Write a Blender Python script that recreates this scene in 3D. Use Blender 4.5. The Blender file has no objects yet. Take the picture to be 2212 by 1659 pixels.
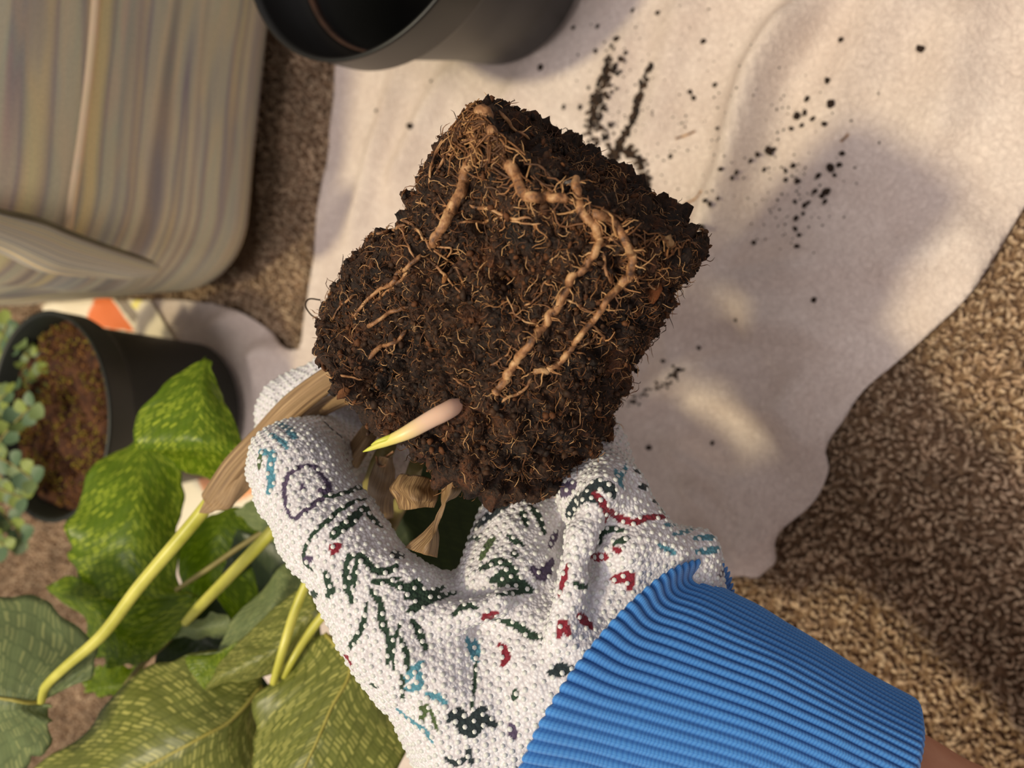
import bpy, math, random
import numpy as np
from mathutils import Vector, Matrix
from mathutils.bvhtree import BVHTree

rng = np.random.default_rng(7)
random.seed(7)
scene = bpy.context.scene
COL = scene.collection

# ------------------------------------------------------------------ camera, light, exposure
CAM_H = 0.46
PITCH = math.radians(60.0)
FPX = 1661.0
CAM = np.array([0.0, 0.0, CAM_H])
FWD = np.array([0.0, math.cos(PITCH), -math.sin(PITCH)])
UPV = np.array([0.0, math.sin(PITCH), math.cos(PITCH)])
RGT = np.array([1.0, 0.0, 0.0])

cam_data = bpy.data.cameras.new('camera')
cam_data.sensor_fit = 'HORIZONTAL'
cam_data.sensor_width = 36.0
cam_data.lens = FPX / 2212.0 * 36.0
cam_data.clip_start = 0.01
cam_data.dof.use_dof = True
cam_data.dof.focus_distance = 0.225
cam_data.dof.aperture_fstop = cam_data.lens / 2.6
cam = bpy.data.objects.new('camera', cam_data)
COL.objects.link(cam)
m = Matrix.Identity(4)
for i in range(3):
    m[i][0] = -UPV[i]; m[i][1] = RGT[i]; m[i][2] = -FWD[i]; m[i][3] = CAM[i]
cam.matrix_world = m
scene.camera = cam

world = bpy.data.worlds.new('room_light')
scene.world = world
world.use_nodes = True
bg = world.node_tree.nodes['Background']
bg.inputs[0].default_value = (1.0, 0.92, 0.90, 1)
bg.inputs[1].default_value = 0.34

SUN_DIR = np.array([-0.21, 0.25, 0.93])
SUN_DIR /= np.linalg.norm(SUN_DIR)
sun_data = bpy.data.lights.new('window_sun', 'SUN')
sun_data.energy = 1.75
sun_data.color = (1.0, 0.87, 0.54)
sun_data.angle = math.radians(4.5)
sun = bpy.data.objects.new('window_sun', sun_data)
COL.objects.link(sun)
sun.rotation_euler = Vector(SUN_DIR).to_track_quat('Z', 'Y').to_euler()

al = bpy.data.lights.new('ceiling_lamp', 'AREA')
al.shape = 'DISK'; al.size = 0.9; al.energy = 13.0; al.color = (1.0, 0.91, 0.88)
alo = bpy.data.objects.new('ceiling_lamp', al)
COL.objects.link(alo)
alo.location = (-0.4, 0.30, 1.9)
alo.rotation_euler = (Vector(alo.location) - Vector((0.05, 0.2, 0.1))).to_track_quat('Z', 'Y').to_euler()

scene.view_settings.view_transform = 'Standard'
scene.view_settings.look = 'None'
scene.view_settings.gamma = 1.0
scene.view_settings.exposure = 0.12
scene.view_settings.use_curve_mapping = False

# ------------------------------------------------------------------ helpers
def W(x, y, d):
    x = np.asarray(x, float); y = np.asarray(y, float); d = np.asarray(d, float)
    return CAM + d[..., None] * (FWD - UPV * ((x - 1106.0) / FPX)[..., None] + RGT * ((829.5 - y) / FPX)[..., None])

def WL(pts):
    a = np.array(pts, float)
    return W(a[:, 0], a[:, 1], a[:, 2])

def G(x, y, h=0.0):
    v = W(x, y, 1.0) - CAM
    t = (h - CAM_H) / v[..., 2]
    return CAM + v * np.asarray(t)[..., None]

def GL(pts, h=0.0):
    a = np.array(pts, float)
    return G(a[:, 0], a[:, 1], h)

def pix(p):
    q = np.asarray(p, float) - CAM
    d = q @ FWD
    return 1106.0 - FPX * (q @ UPV) / d, 829.5 - FPX * (q @ RGT) / d, d

def srgb(r, g, b):
    c = np.array([r, g, b], float) / 255.0
    l = np.where(c <= 0.04045, c / 12.92, ((c + 0.055) / 1.055) ** 2.4)
    return (float(l[0]), float(l[1]), float(l[2]), 1.0)

def hash3(ix, iy, iz, seed=0):
    h = (ix.astype(np.uint32) * np.uint32(374761393) + iy.astype(np.uint32) * np.uint32(668265263)
         + iz.astype(np.uint32) * np.uint32(2147483647) + np.uint32(seed * 1274126177 % 4294967295))
    h = (h ^ (h >> np.uint32(13))) * np.uint32(1274126177)
    h = (h ^ (h >> np.uint32(16))) * np.uint32(2246822519)
    h = h ^ (h >> np.uint32(15))
    return h.astype(np.float64) / 4294967295.0

def vnoise(p, seed=0):
    p = np.asarray(p, float) + 1000.0
    i = np.floor(p).astype(np.int64); f = p - i
    f = f * f * (3 - 2 * f)
    r = 0.0
    for a in (0, 1):
        for b in (0, 1):
            for c in (0, 1):
                w = (f[..., 0] if a else 1 - f[..., 0]) * (f[..., 1] if b else 1 - f[..., 1]) * (f[..., 2] if c else 1 - f[..., 2])
                r = r + w * hash3(i[..., 0] + a, i[..., 1] + b, i[..., 2] + c, seed)
    return r * 2 - 1

def fbm(p, oct=4, seed=0, gain=0.5):
    a, s, r = 1.0, 1.0, 0.0
    for k in range(oct):
        r = r + a * vnoise(np.asarray(p) * s, seed + k)
        a *= gain; s *= 2.03
    return r

def mesh_np(name, V, faces, mat=None, smooth=True, uv=None):
    """faces: int array (n,3) or (n,4), or list of such arrays."""
    V = np.asarray(V, np.float32)
    if not isinstance(faces, (list, tuple)):
        faces = [faces]
    me = bpy.data.meshes.new(name)
    me.vertices.add(len(V)); me.vertices.foreach_set('co', V.ravel())
    loops = np.concatenate([np.asarray(f, np.int32).ravel() for f in faces])
    sizes = np.concatenate([np.full(len(f), f.shape[1], np.int32) for f in faces])
    starts = np.concatenate([[0], np.cumsum(sizes)[:-1]]).astype(np.int32)
    me.loops.add(len(loops)); me.loops.foreach_set('vertex_index', loops)
    me.polygons.add(len(sizes)); me.polygons.foreach_set('loop_start', starts)
    me.polygons.foreach_set('loop_total', sizes)
    if uv is not None:
        lay = me.uv_layers.new(name='UVMap')
        lay.data.foreach_set('uv', np.asarray(uv, np.float32)[loops].ravel())
    me.update(calc_edges=True)
    me.validate()
    if smooth:
        me.polygons.foreach_set('use_smooth', np.ones(len(me.polygons), bool))
    if mat:
        me.materials.append(mat)
    return me

def link(name, me, parent=None, label=None, cat=None, group=None, kind=None):
    o = bpy.data.objects.new(name, me)
    COL.objects.link(o)
    if parent is not None:
        o.parent = parent
        o.matrix_parent_inverse = parent.matrix_basis.inverted()
    if label: o['label'] = label
    if cat: o['category'] = cat
    if group: o['group'] = group
    if kind: o['kind'] = kind
    return o

def grid_faces(n, m_, wrap_m=False):
    i = np.arange(n - 1)[:, None]; mm = m_ if wrap_m else m_ - 1
    j = np.arange(mm)[None, :]
    j2 = (j + 1) % m_
    return np.stack([i * m_ + j, i * m_ + j2, (i + 1) * m_ + j2, (i + 1) * m_ + j], -1).reshape(-1, 4)

def catmull(P, n, closed=False):
    P = np.asarray(P, float)
    k = len(P)
    if k == 2:
        t = np.linspace(0, 1, n)[:, None]
        return P[0] * (1 - t) + P[1] * t
    if closed:
        Q = np.vstack([P[-1], P, P[0], P[1]]); seg = k
    else:
        Q = np.vstack([2 * P[0] - P[1], P, 2 * P[-1] - P[-2]]); seg = k - 1
    t = np.linspace(0, seg, n, endpoint=not closed)
    i = np.minimum(t.astype(int), seg - 1); f = (t - i)[:, None]
    a, b, c, d = Q[i], Q[i + 1], Q[i + 2], Q[i + 3]
    return 0.5 * (2 * b + (c - a) * f + (2 * a - 5 * b + 4 * c - d) * f ** 2 + (3 * b - a - 3 * c + d) * f ** 3)

def tube_arrays(P, R, sides=8, flat=1.0, flat_dir=None, caps=True):
    P = np.asarray(P, float); n = len(P)
    R = np.broadcast_to(np.asarray(R, float), (n,))
    T = np.gradient(P, axis=0); T /= np.linalg.norm(T, axis=1)[:, None] + 1e-12
    ref = np.array([0.31, 0.17, 0.94]) if flat_dir is None else np.asarray(flat_dir, float)
    N = np.zeros_like(P)
    v = ref - T[0] * (ref @ T[0]); v /= np.linalg.norm(v) + 1e-12
    for i in range(n):
        v = v - T[i] * (v @ T[i]); v /= np.linalg.norm(v) + 1e-12
        N[i] = v
    B = np.cross(T, N)
    a = np.linspace(0, 2 * math.pi, sides, endpoint=False)
    V = P[:, None] + R[:, None, None] * (np.cos(a)[None, :, None] * N[:, None] * flat + np.sin(a)[None, :, None] * B[:, None])
    V = V.reshape(-1, 3)
    Fq = grid_faces(n, sides, True)
    if caps:
        V = np.vstack([V, P[0], P[-1]])
        j = np.arange(sides); j2 = (j + 1) % sides
        c0 = np.stack([j2, j, np.full(sides, n * sides)], -1)
        c1 = np.stack([(n - 1) * sides + j, (n - 1) * sides + j2, np.full(sides, n * sides + 1)], -1)
        return V, [Fq, np.vstack([c0, c1])]
    return V, [Fq]

def tube(name, P, R, mat, parent=None, sides=10, uv=False, **kw):
    lk = {k: kw.pop(k) for k in ('label', 'cat', 'group', 'kind') if k in kw}
    V, Fs = tube_arrays(P, R, sides, **kw)
    return link(name, mesh_np(name, V, Fs, mat), parent, **lk)

class Bag:
    """collects many small pieces into one mesh"""
    def __init__(s): s.V = []; s.F = {3: [], 4: []}; s.n = 0; s.C = []
    def add(s, V, Fs, col=None):
        if not isinstance(Fs, (list, tuple)): Fs = [Fs]
        s.V.append(V)
        for f in Fs: s.F[f.shape[1]].append(f + s.n)
        if col is not None: s.C.append(np.broadcast_to(np.asarray(col, np.float32), (len(V), 4)))
        s.n += len(V)
    def mesh(s, name, mat, smooth=True):
        Fs = [np.vstack(s.F[k]) for k in (3, 4) if s.F[k]]
        me = mesh_np(name, np.vstack(s.V), Fs, mat, smooth)
        if s.C:
            a = me.color_attributes.new('tint', 'FLOAT_COLOR', 'POINT')
            a.data.foreach_set('color', np.vstack(s.C).astype(np.float32).ravel())
        return me

def stamp(tV, tF, pos, rot, scl, nonuni=None):
    """replicate a template (v,3),(f,k) at pos (n,3) with rotation matrices (n,3,3) and scales -> arrays"""
    n = len(pos)
    S = np.asarray(scl, float)
    if S.ndim == 1: S = S[:, None]
    V = np.einsum('nij,nvj->nvi', rot, tV[None] * S[:, None, :]) + pos[:, None]
    F_ = tF[None] + (np.arange(n) * len(tV))[:, None, None]
    return V.reshape(-1, 3), F_.reshape(-1, tF.shape[1])

def rand_rot(n):
    q = rng.normal(size=(n, 4)); q /= np.linalg.norm(q, axis=1)[:, None]
    w, x, y, z = q.T
    return np.stack([np.stack([1 - 2 * (y * y + z * z), 2 * (x * y - z * w), 2 * (x * z + y * w)], -1),
                     np.stack([2 * (x * y + z * w), 1 - 2 * (x * x + z * z), 2 * (y * z - x * w)], -1),
                     np.stack([2 * (x * z - y * w), 2 * (y * z + x * w), 1 - 2 * (x * x + y * y)], -1)], 1)

def rot_to(n, spin=None):
    """rotation matrices taking z to unit normals n with random spin"""
    n = np.asarray(n, float); k = len(n)
    a = np.where(np.abs(n[:, :1]) < 0.8, np.array([[1.0, 0, 0]]), np.array([[0, 1.0, 0]]))
    x = a - n * np.sum(a * n, 1, keepdims=True); x /= np.linalg.norm(x, axis=1, keepdims=True)
    y = np.cross(n, x)
    s = rng.uniform(0, 2 * math.pi, k) if spin is None else spin
    c_, s_ = np.cos(s)[:, None], np.sin(s)[:, None]
    return np.stack([x * c_ + y * s_, -x * s_ + y * c_, n], -1)

def ico(sub=1):
    t = (1 + 5 ** 0.5) / 2
    V = [(-1, t, 0), (1, t, 0), (-1, -t, 0), (1, -t, 0), (0, -1, t), (0, 1, t), (0, -1, -t), (0, 1, -t), (t, 0, -1), (t, 0, 1), (-t, 0, -1), (-t, 0, 1)]
    F_ = [(0, 11, 5), (0, 5, 1), (0, 1, 7), (0, 7, 10), (0, 10, 11), (1, 5, 9), (5, 11, 4), (11, 10, 2), (10, 7, 6), (7, 1, 8),
          (3, 9, 4), (3, 4, 2), (3, 2, 6), (3, 6, 8), (3, 8, 9), (4, 9, 5), (2, 4, 11), (6, 2, 10), (8, 6, 7), (9, 8, 1)]
    V = [np.array(v) / np.linalg.norm(v) for v in V]
    for _ in range(sub):
        mid = {}; nf = []
        def mp(a, b):
            k = (min(a, b), max(a, b))
            if k not in mid:
                w = V[a] + V[b]; V.append(w / np.linalg.norm(w)); mid[k] = len(V) - 1
            return mid[k]
        for a, b, c in F_:
            x, y, z = mp(a, b), mp(b, c), mp(c, a)
            nf += [(a, x, z), (b, y, x), (c, z, y), (x, y, z)]
        F_ = nf
    return np.array(V), np.array(F_)

def bvh_of(V, faces):
    polys = []
    for f in (faces if isinstance(faces, list) else [faces]):
        polys += f.tolist()
    return BVHTree.FromPolygons([tuple(v) for v in V.tolist()], polys)

def hit(bvh, x, y):
    d = W(x, y, 1.0) - CAM
    d = d / np.linalg.norm(d)
    loc, nor, idx, dist = bvh.ray_cast(Vector(CAM), Vector(d))
    if loc is None: return None, None
    n = np.array(nor)
    if n @ d > 0: n = -n
    return np.array(loc), n

# ------------------------------------------------------------------ materials
def new_mat(name):
    mt = bpy.data.materials.new(name); mt.use_nodes = True
    nt = mt.node_tree
    b = nt.nodes['Principled BSDF']
    return mt, nt, b

def N(nt, t, **kw):
    n = nt.nodes.new(t)
    for k, v in kw.items():
        if k in n.inputs.keys(): n.inputs[k].default_value = v
        else: setattr(n, k, v)
    return n

def math_n(nt, op, a, b=None, c=None):
    n = nt.nodes.new('ShaderNodeMath'); n.operation = op
    for i, v in enumerate((a, b, c)):
        if v is None: continue
        if isinstance(v, (int, float)): n.inputs[i].default_value = v
        else: nt.links.new(v, n.inputs[i])
    return n.outputs[0]

def ramp(nt, fac, stops, interp='LINEAR'):
    n = nt.nodes.new('ShaderNodeValToRGB'); n.color_ramp.interpolation = interp
    e = n.color_ramp.elements
    while len(e) < len(stops): e.new(0.5)
    for el, (p, c) in zip(e, stops):
        el.position = p; el.color = c
    nt.links.new(fac, n.inputs[0])
    return n.outputs[0]

def mix_c(nt, fac, a, b, mode='MIX'):
    n = nt.nodes.new('ShaderNodeMix'); n.data_type = 'RGBA'; n.blend_type = mode
    for s, v in ((0, fac), (6, a), (7, b)):
        if isinstance(v, (int, float)): n.inputs[s].default_value = v
        elif isinstance(v, tuple): n.inputs[s].default_value = v
        else: nt.links.new(v, n.inputs[s])
    return n.outputs[2]

def bump(nt, b, h, strength=0.3, dist=0.001):
    n = nt.nodes.new('ShaderNodeBump')
    n.inputs['Strength'].default_value = strength; n.inputs['Distance'].default_value = dist
    nt.links.new(h, n.inputs['Height']); nt.links.new(n.outputs[0], b.inputs['Normal'])

def coord(nt, which='Object'):
    return nt.nodes.new('ShaderNodeTexCoord').outputs[which]

def noise_n(nt, vec, scale, detail=4, rough=0.55, dist=0.0):
    n = nt.nodes.new('ShaderNodeTexNoise')
    n.inputs['Scale'].default_value = scale; n.inputs['Detail'].default_value = detail
    n.inputs['Roughness'].default_value = rough; n.inputs['Distortion'].default_value = dist
    nt.links.new(vec, n.inputs['Vector'])
    return n

def mapping(nt, vec, scale=(1, 1, 1), rot=(0, 0, 0)):
    n = nt.nodes.new('ShaderNodeMapping'); n.inputs['Scale'].default_value = scale; n.inputs['Rotation'].default_value = rot
    nt.links.new(vec, n.inputs['Vector']); return n.outputs[0]

def simple_noise_mat(name, cols, scale, rough=0.8, bump_s=0.3, bump_d=0.001, bscale=None, detail=5, spec=0.3):
    mt, nt, b = new_mat(name)
    co = coord(nt)
    n = noise_n(nt, co, scale, detail)
    k = len(cols)
    c = ramp(nt, n.outputs['Fac'], [(0.3 + 0.4 * i / max(1, k - 1), cols[i]) for i in range(k)])
    nt.links.new(c, b.inputs['Base Color'])
    b.inputs['Roughness'].default_value = rough
    b.inputs['Specular IOR Level'].default_value = spec
    if bump_s:
        n2 = noise_n(nt, co, bscale or scale * 3, 4)
        bump(nt, b, n2.outputs['Fac'], bump_s, bump_d)
    return mt

M = {}
# soil of the root ball
mt, nt, b = new_mat('potting_soil')
co = coord(nt)
n1 = noise_n(nt, co, 90, 5, 0.6); n2 = noise_n(nt, co, 900, 3, 0.6)
c1 = ramp(nt, n1.outputs['Fac'], [(0.34, srgb(24, 15, 10)), (0.54, srgb(50, 32, 19)), (0.78, srgb(92, 54, 29))])
c2 = ramp(nt, n2.outputs['Fac'], [(0.32, (0.3, 0.3, 0.3, 1)), (0.7, (1.7, 1.55, 1.4, 1))])
nt.links.new(mix_c(nt, 1.0, c1, c2, 'MULTIPLY'), b.inputs['Base Color'])
b.inputs['Roughness'].default_value = 0.75; b.inputs['Specular IOR Level'].default_value = 0.35
bump(nt, b, n2.outputs['Fac'], 0.9, 0.0008)
M['soil'] = mt

def tint_mat(name, rough=0.7, spec=0.3, noise=0.35, scale=700):
    mt, nt, b = new_mat(name)
    a = nt.nodes.new('ShaderNodeVertexColor'); a.layer_name = 'tint'
    n = noise_n(nt, coord(nt), scale, 3)
    k = ramp(nt, n.outputs['Fac'], [(0.3, (1 - noise,) * 3 + (1,)), (0.7, (1 + noise,) * 3 + (1,))])
    nt.links.new(mix_c(nt, 1.0, a.outputs['Color'], k, 'MULTIPLY'), b.inputs['Base Color'])
    b.inputs['Roughness'].default_value = rough; b.inputs['Specular IOR Level'].default_value = spec
    return mt
M['tint'] = tint_mat('soil_bits')
M['tint_fiber'] = tint_mat('root_fibre', 0.55, 0.4, 0.25)
M['tint_carpet'] = tint_mat('carpet_yarn', 0.95, 0.1, 0.22, 2500)
M['tint_leaf'] = tint_mat('small_leaf', 0.5, 0.4, 0.2, 300)
M['moss'] = tint_mat('moss', 0.8, 0.2, 0.3, 800)

mt, nt, b = new_mat('root_skin')
co = coord(nt)
n1 = noise_n(nt, co, 260, 5, 0.6)
nt.links.new(ramp(nt, n1.outputs['Fac'], [(0.36, srgb(70, 44, 27)), (0.5, srgb(150, 104, 66)), (0.68, srgb(206, 164, 116))]), b.inputs['Base Color'])
b.inputs['Roughness'].default_value = 0.6
bump(nt, b, n1.outputs['Fac'], 0.6, 0.0008)
M['root'] = mt

M['shoot'] = None
mt, nt, b = new_mat('young_shoot')
uvn = coord(nt, 'UV'); sep = nt.nodes.new('ShaderNodeSeparateXYZ'); nt.links.new(uvn, sep.inputs[0])
c = ramp(nt, sep.outputs[1], [(0.0, srgb(236, 190, 168)), (0.45, srgb(242, 205, 176)), (0.72, srgb(230, 214, 120)), (1.0, srgb(200, 205, 70))])
nt.links.new(c, b.inputs['Base Color'])
b.inputs['Roughness'].default_value = 0.4
b.inputs['Subsurface Weight'].default_value = 0.25; b.inputs['Subsurface Radius'].default_value = (0.004, 0.002, 0.001)
M['shoot'] = mt

def fibre_mat(name, cols, along=(1, 30, 1), scale=60, trans=0.0, rough=0.6, bd=0.0006):
    mt, nt, b = new_mat(name)
    uvn = coord(nt, 'UV')
    n = noise_n(nt, mapping(nt, uvn, along), scale, 4, 0.6)
    k = len(cols)
    nt.links.new(ramp(nt, n.outputs['Fac'], [(0.3 + 0.4 * i / (k - 1), cols[i]) for i in range(k)]), b.inputs['Base Color'])
    b.inputs['Roughness'].default_value = rough
    bump(nt, b, n.outputs['Fac'], 0.6, bd)
    return mt
M['sheath'] = fibre_mat('dry_sheath', [srgb(96, 72, 48), srgb(150, 120, 84), srgb(194, 164, 122)], (14, 1.2, 1), 1.6)
M['paperleaf'] = fibre_mat('dry_leaf', [srgb(78, 56, 38), srgb(134, 104, 70), srgb(188, 156, 110)], (10, 1.0, 1), 2.0, rough=0.45)
mt, nt, b = new_mat('petiole')
co = coord(nt); n1 = noise_n(nt, co, 60, 3)
nt.links.new(ramp(nt, n1.outputs['Fac'], [(0.3, srgb(178, 176, 62)), (0.7, srgb(214, 208, 98))]), b.inputs['Base Color'])
b.inputs['Roughness'].default_value = 0.35; b.inputs['Subsurface Weight'].default_value = 0.15
b.inputs['Subsurface Radius'].default_value = (0.003, 0.003, 0.001)
M['petiole'] = mt
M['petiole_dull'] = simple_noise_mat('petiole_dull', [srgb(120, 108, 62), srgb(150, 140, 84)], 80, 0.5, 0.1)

def leaf_mat(name, base, dash, vein, transl, tcol, dash_amt=0.62, gloss=0.38, nb=9.0, na=46.0):
    """mosaic patterned leaf; uv.x in -1..1 across, uv.y along"""
    mt, nt, b = new_mat(name)
    uvn = coord(nt, 'UV'); sep = nt.nodes.new('ShaderNodeSeparateXYZ'); nt.links.new(uvn, sep.inputs[0])
    au = math_n(nt, 'ABSOLUTE', sep.outputs[0])
    side = math_n(nt, 'SIGN', sep.outputs[0])
    nz = noise_n(nt, uvn, 4, 2)
    wob = math_n(nt, 'MULTIPLY', math_n(nt, 'SUBTRACT', nz.outputs['Fac'], 0.5), 0.05)
    a = math_n(nt, 'ADD', math_n(nt, 'SUBTRACT', sep.outputs[1], math_n(nt, 'MULTIPLY', au, 0.28)), wob)
    A = math_n(nt, 'MULTIPLY', a, na); Bc = math_n(nt, 'MULTIPLY', math_n(nt, 'ADD', au, math_n(nt, 'MULTIPLY', wob, 0.6)), nb)
    fa = math_n(nt, 'FLOOR', A)
    comb0 = nt.nodes.new('ShaderNodeCombineXYZ'); nt.links.new(fa, comb0.inputs[0]); nt.links.new(side, comb0.inputs[1])
    wn0 = nt.nodes.new('ShaderNodeTexWhiteNoise'); nt.links.new(comb0.outputs[0], wn0.inputs[0])
    Bs = math_n(nt, 'ADD', Bc, math_n(nt, 'MULTIPLY', wn0.outputs[0], 0.35))
    fb = math_n(nt, 'FLOOR', Bs)
    comb = nt.nodes.new('ShaderNodeCombineXYZ'); nt.links.new(fa, comb.inputs[0]); nt.links.new(fb, comb.inputs[1]); nt.links.new(side, comb.inputs[2])
    wn = nt.nodes.new('ShaderNodeTexWhiteNoise'); nt.links.new(comb.outputs[0], wn.inputs[0])
    # box profile in the cell
    ra = math_n(nt, 'ABSOLUTE', math_n(nt, 'SUBTRACT', math_n(nt, 'FRACT', A), 0.5))
    rb = math_n(nt, 'ABSOLUTE', math_n(nt, 'SUBTRACT', math_n(nt, 'FRACT', Bs), 0.5))
    ia = ramp(nt, ra, [(0.22, (1, 1, 1, 1)), (0.38, (0, 0, 0, 1))])
    ib = ramp(nt, rb, [(0.30, (1, 1, 1, 1)), (0.46, (0, 0, 0, 1))])
    inside = math_n(nt, 'MULTIPLY', ia, ib)
    pick = ramp(nt, wn.outputs[0], [(0.28, (0.1, 0.1, 0.1, 1)), (0.98, (1, 1, 1, 1))])
    dash_f = math_n(nt, 'MULTIPLY', math_n(nt, 'MULTIPLY', inside, pick), dash_amt)
    nl = noise_n(nt, uvn, 5, 4)
    base_c = mix_c(nt, ramp(nt, nl.outputs['Fac'], [(0.3, (0, 0, 0, 1)), (0.7, (1, 1, 1, 1))]), base, tuple(v * 1.35 for v in base[:3]) + (1,))
    lat = ramp(nt, math_n(nt, 'ABSOLUTE', math_n(nt, 'SUBTRACT', math_n(nt, 'FRACT', math_n(nt, 'MULTIPLY', a, 11.5)), 0.5)), [(0.0, (1, 1, 1, 1)), (0.06, (0, 0, 0, 1))])
    c0 = mix_c(nt, math_n(nt, 'MULTIPLY', lat, 0.35), base_c, vein)
    cross = ramp(nt, rb, [(0.44, (0, 0, 0, 1)), (0.5, (1, 1, 1, 1))])
    c0 = mix_c(nt, math_n(nt, 'MULTIPLY', cross, 0.4), c0, tuple(v * 0.55 for v in base[:3]) + (1,))
    colr = mix_c(nt, dash_f, c0, dash)
    nt.links.new(colr, b.inputs['Base Color'])
    b.inputs['Roughness'].default_value = gloss
    b.inputs['Specular IOR Level'].default_value = 0.45
    wv = nt.nodes.new('ShaderNodeTexWave'); wv.inputs['Scale'].default_value = 1.0
    hh = math_n(nt, 'ABSOLUTE', math_n(nt, 'SUBTRACT', math_n(nt, 'FRACT', math_n(nt, 'MULTIPLY', a, 11.5)), 0.5))
    bump(nt, b, math_n(nt, 'ADD', math_n(nt, 'MULTIPLY', hh, 0.8), math_n(nt, 'MULTIPLY', rb, 0.25)), 0.35, 0.0012)
    nt.nodes.remove(wv)
    tr = nt.nodes.new('ShaderNodeBsdfTranslucent')
    tc = mix_c(nt, dash_f, tcol, tuple(min(1, v * 1.6) for v in tcol[:3]) + (1,))
    nt.links.new(tc, tr.inputs[0])
    ms = nt.nodes.new('ShaderNodeMixShader'); ms.inputs[0].default_value = transl
    nt.links.new(b.outputs[0], ms.inputs[1]); nt.links.new(tr.outputs[0], ms.inputs[2])
    out = [n for n in nt.nodes if n.type == 'OUTPUT_MATERIAL'][0]
    nt.links.new(ms.outputs[0], out.inputs[0])
    return mt
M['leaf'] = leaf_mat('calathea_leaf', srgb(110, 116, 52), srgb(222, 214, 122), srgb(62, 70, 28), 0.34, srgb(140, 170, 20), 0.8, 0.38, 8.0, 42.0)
M['leaf_lime'] = leaf_mat('calathea_leaf_lime', srgb(88, 112, 12), srgb(214, 218, 76), srgb(62, 82, 10), 0.42, srgb(168, 204, 6), 0.8, 0.36, 8.0, 40.0)  # glow of sun through the leaf put in as a lime colour
M['leaf_shaded'] = leaf_mat('calathea_leaf_shaded', srgb(40, 56, 26), srgb(70, 84, 40), srgb(30, 44, 20), 0.15, srgb(60, 90, 14), 0.6, 0.4, 8.0, 42.0)  # same leaf with deep shade darkened into its colour
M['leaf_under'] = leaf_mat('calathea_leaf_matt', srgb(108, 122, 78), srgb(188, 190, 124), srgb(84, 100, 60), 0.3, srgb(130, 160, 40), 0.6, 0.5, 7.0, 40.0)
M['midrib'] = simple_noise_mat('leaf_midrib', [srgb(150, 140, 60), srgb(176, 168, 88)], 100, 0.45, 0.1)

# glove
mt, nt, b = new_mat('knit_cotton')
a = nt.nodes.new('ShaderNodeVertexColor'); a.layer_name = 'print'
co = coord(nt)
n1 = noise_n(nt, co, 40, 3); n2 = noise_n(nt, co, 1500, 2)
k = ramp(nt, n1.outputs['Fac'], [(0.3, (0.94, 0.93, 0.93, 1)), (0.7, (1, 1, 1, 1))])
vor = nt.nodes.new('ShaderNodeTexVoronoi'); vor.inputs['Scale'].default_value = 900
nt.links.new(mapping(nt, co, (1, 1, 1)), vor.inputs['Vector'])
kk = ramp(nt, vor.outputs['Distance'], [(0.15, (1, 1, 1, 1)), (0.75, (0.74, 0.70, 0.70, 1))])
nt.links.new(mix_c(nt, 1.0, mix_c(nt, 1.0, a.outputs['Color'], k, 'MULTIPLY'), kk, 'MULTIPLY'), b.inputs['Base Color'])
b.inputs['Roughness'].default_value = 0.9; b.inputs['Specular IOR Level'].default_value = 0.15
b.inputs['Sheen Weight'].default_value = 0.2
bump(nt, b, math_n(nt, 'SUBTRACT', 1.0, vor.outputs['Distance']), 0.6, 0.0007)
M['glove'] = mt
mt, nt, b = new_mat('grip_dot')
b.inputs['Base Color'].default_value = srgb(214, 215, 211)
b.inputs['Roughness'].default_value = 0.42; b.inputs['Specular IOR Level'].default_value = 0.4
b.inputs['Subsurface Weight'].default_value = 0.0
b.inputs['Alpha'].default_value = 1.0
M['dot'] = mt
mt, nt, b = new_mat('blue_rib_knit')
uvn = coord(nt, 'UV'); sep = nt.nodes.new('ShaderNodeSeparateXYZ'); nt.links.new(uvn, sep.inputs[0])
ru = math_n(nt, 'ABSOLUTE', math_n(nt, 'SUBTRACT', math_n(nt, 'FRACT', sep.outputs[0]), 0.5))
st = math_n(nt, 'FRACT', math_n(nt, 'ADD', math_n(nt, 'MULTIPLY', sep.outputs[1], 1.0), math_n(nt, 'MULTIPLY', ru, 0.9)))
sa = math_n(nt, 'ABSOLUTE', math_n(nt, 'SUBTRACT', st, 0.5))
c1 = ramp(nt, sa, [(0.0, srgb(78, 142, 212)), (0.3, srgb(70, 134, 207)), (0.5, srgb(58, 120, 196))])
c2 = ramp(nt, ru, [(0.0, (0.78, 0.82, 0.88, 1)), (0.05, (1.08, 1.06, 1.03, 1)), (0.26, (1, 1, 1, 1)), (0.46, (0.42, 0.5, 0.62, 1))])
nt.links.new(mix_c(nt, 1.0, c1, c2, 'MULTIPLY'), b.inputs['Base Color'])
b.inputs['Roughness'].default_value = 0.85; b.inputs['Sheen Weight'].default_value = 0.3; b.inputs['Specular IOR Level'].default_value = 0.15
bump(nt, b, math_n(nt, 'SUBTRACT', 1.0, sa), 0.3, 0.0003)
M['cuff'] = mt
mt, nt, b = new_mat('skin')
co = coord(nt); n1 = noise_n(nt, co, 60, 4)
nt.links.new(ramp(nt, n1.outputs['Fac'], [(0.3, srgb(196, 138, 112)), (0.7, srgb(214, 160, 134))]), b.inputs['Base Color'])
b.inputs['Roughness'].default_value = 0.5; b.inputs['Subsurface Weight'].default_value = 0.2
b.inputs['Subsurface Radius'].default_value = (0.006, 0.003, 0.002)
bump(nt, b, noise_n(nt, co, 900, 3).outputs['Fac'], 0.15, 0.0005)
M['skin'] = mt

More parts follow.
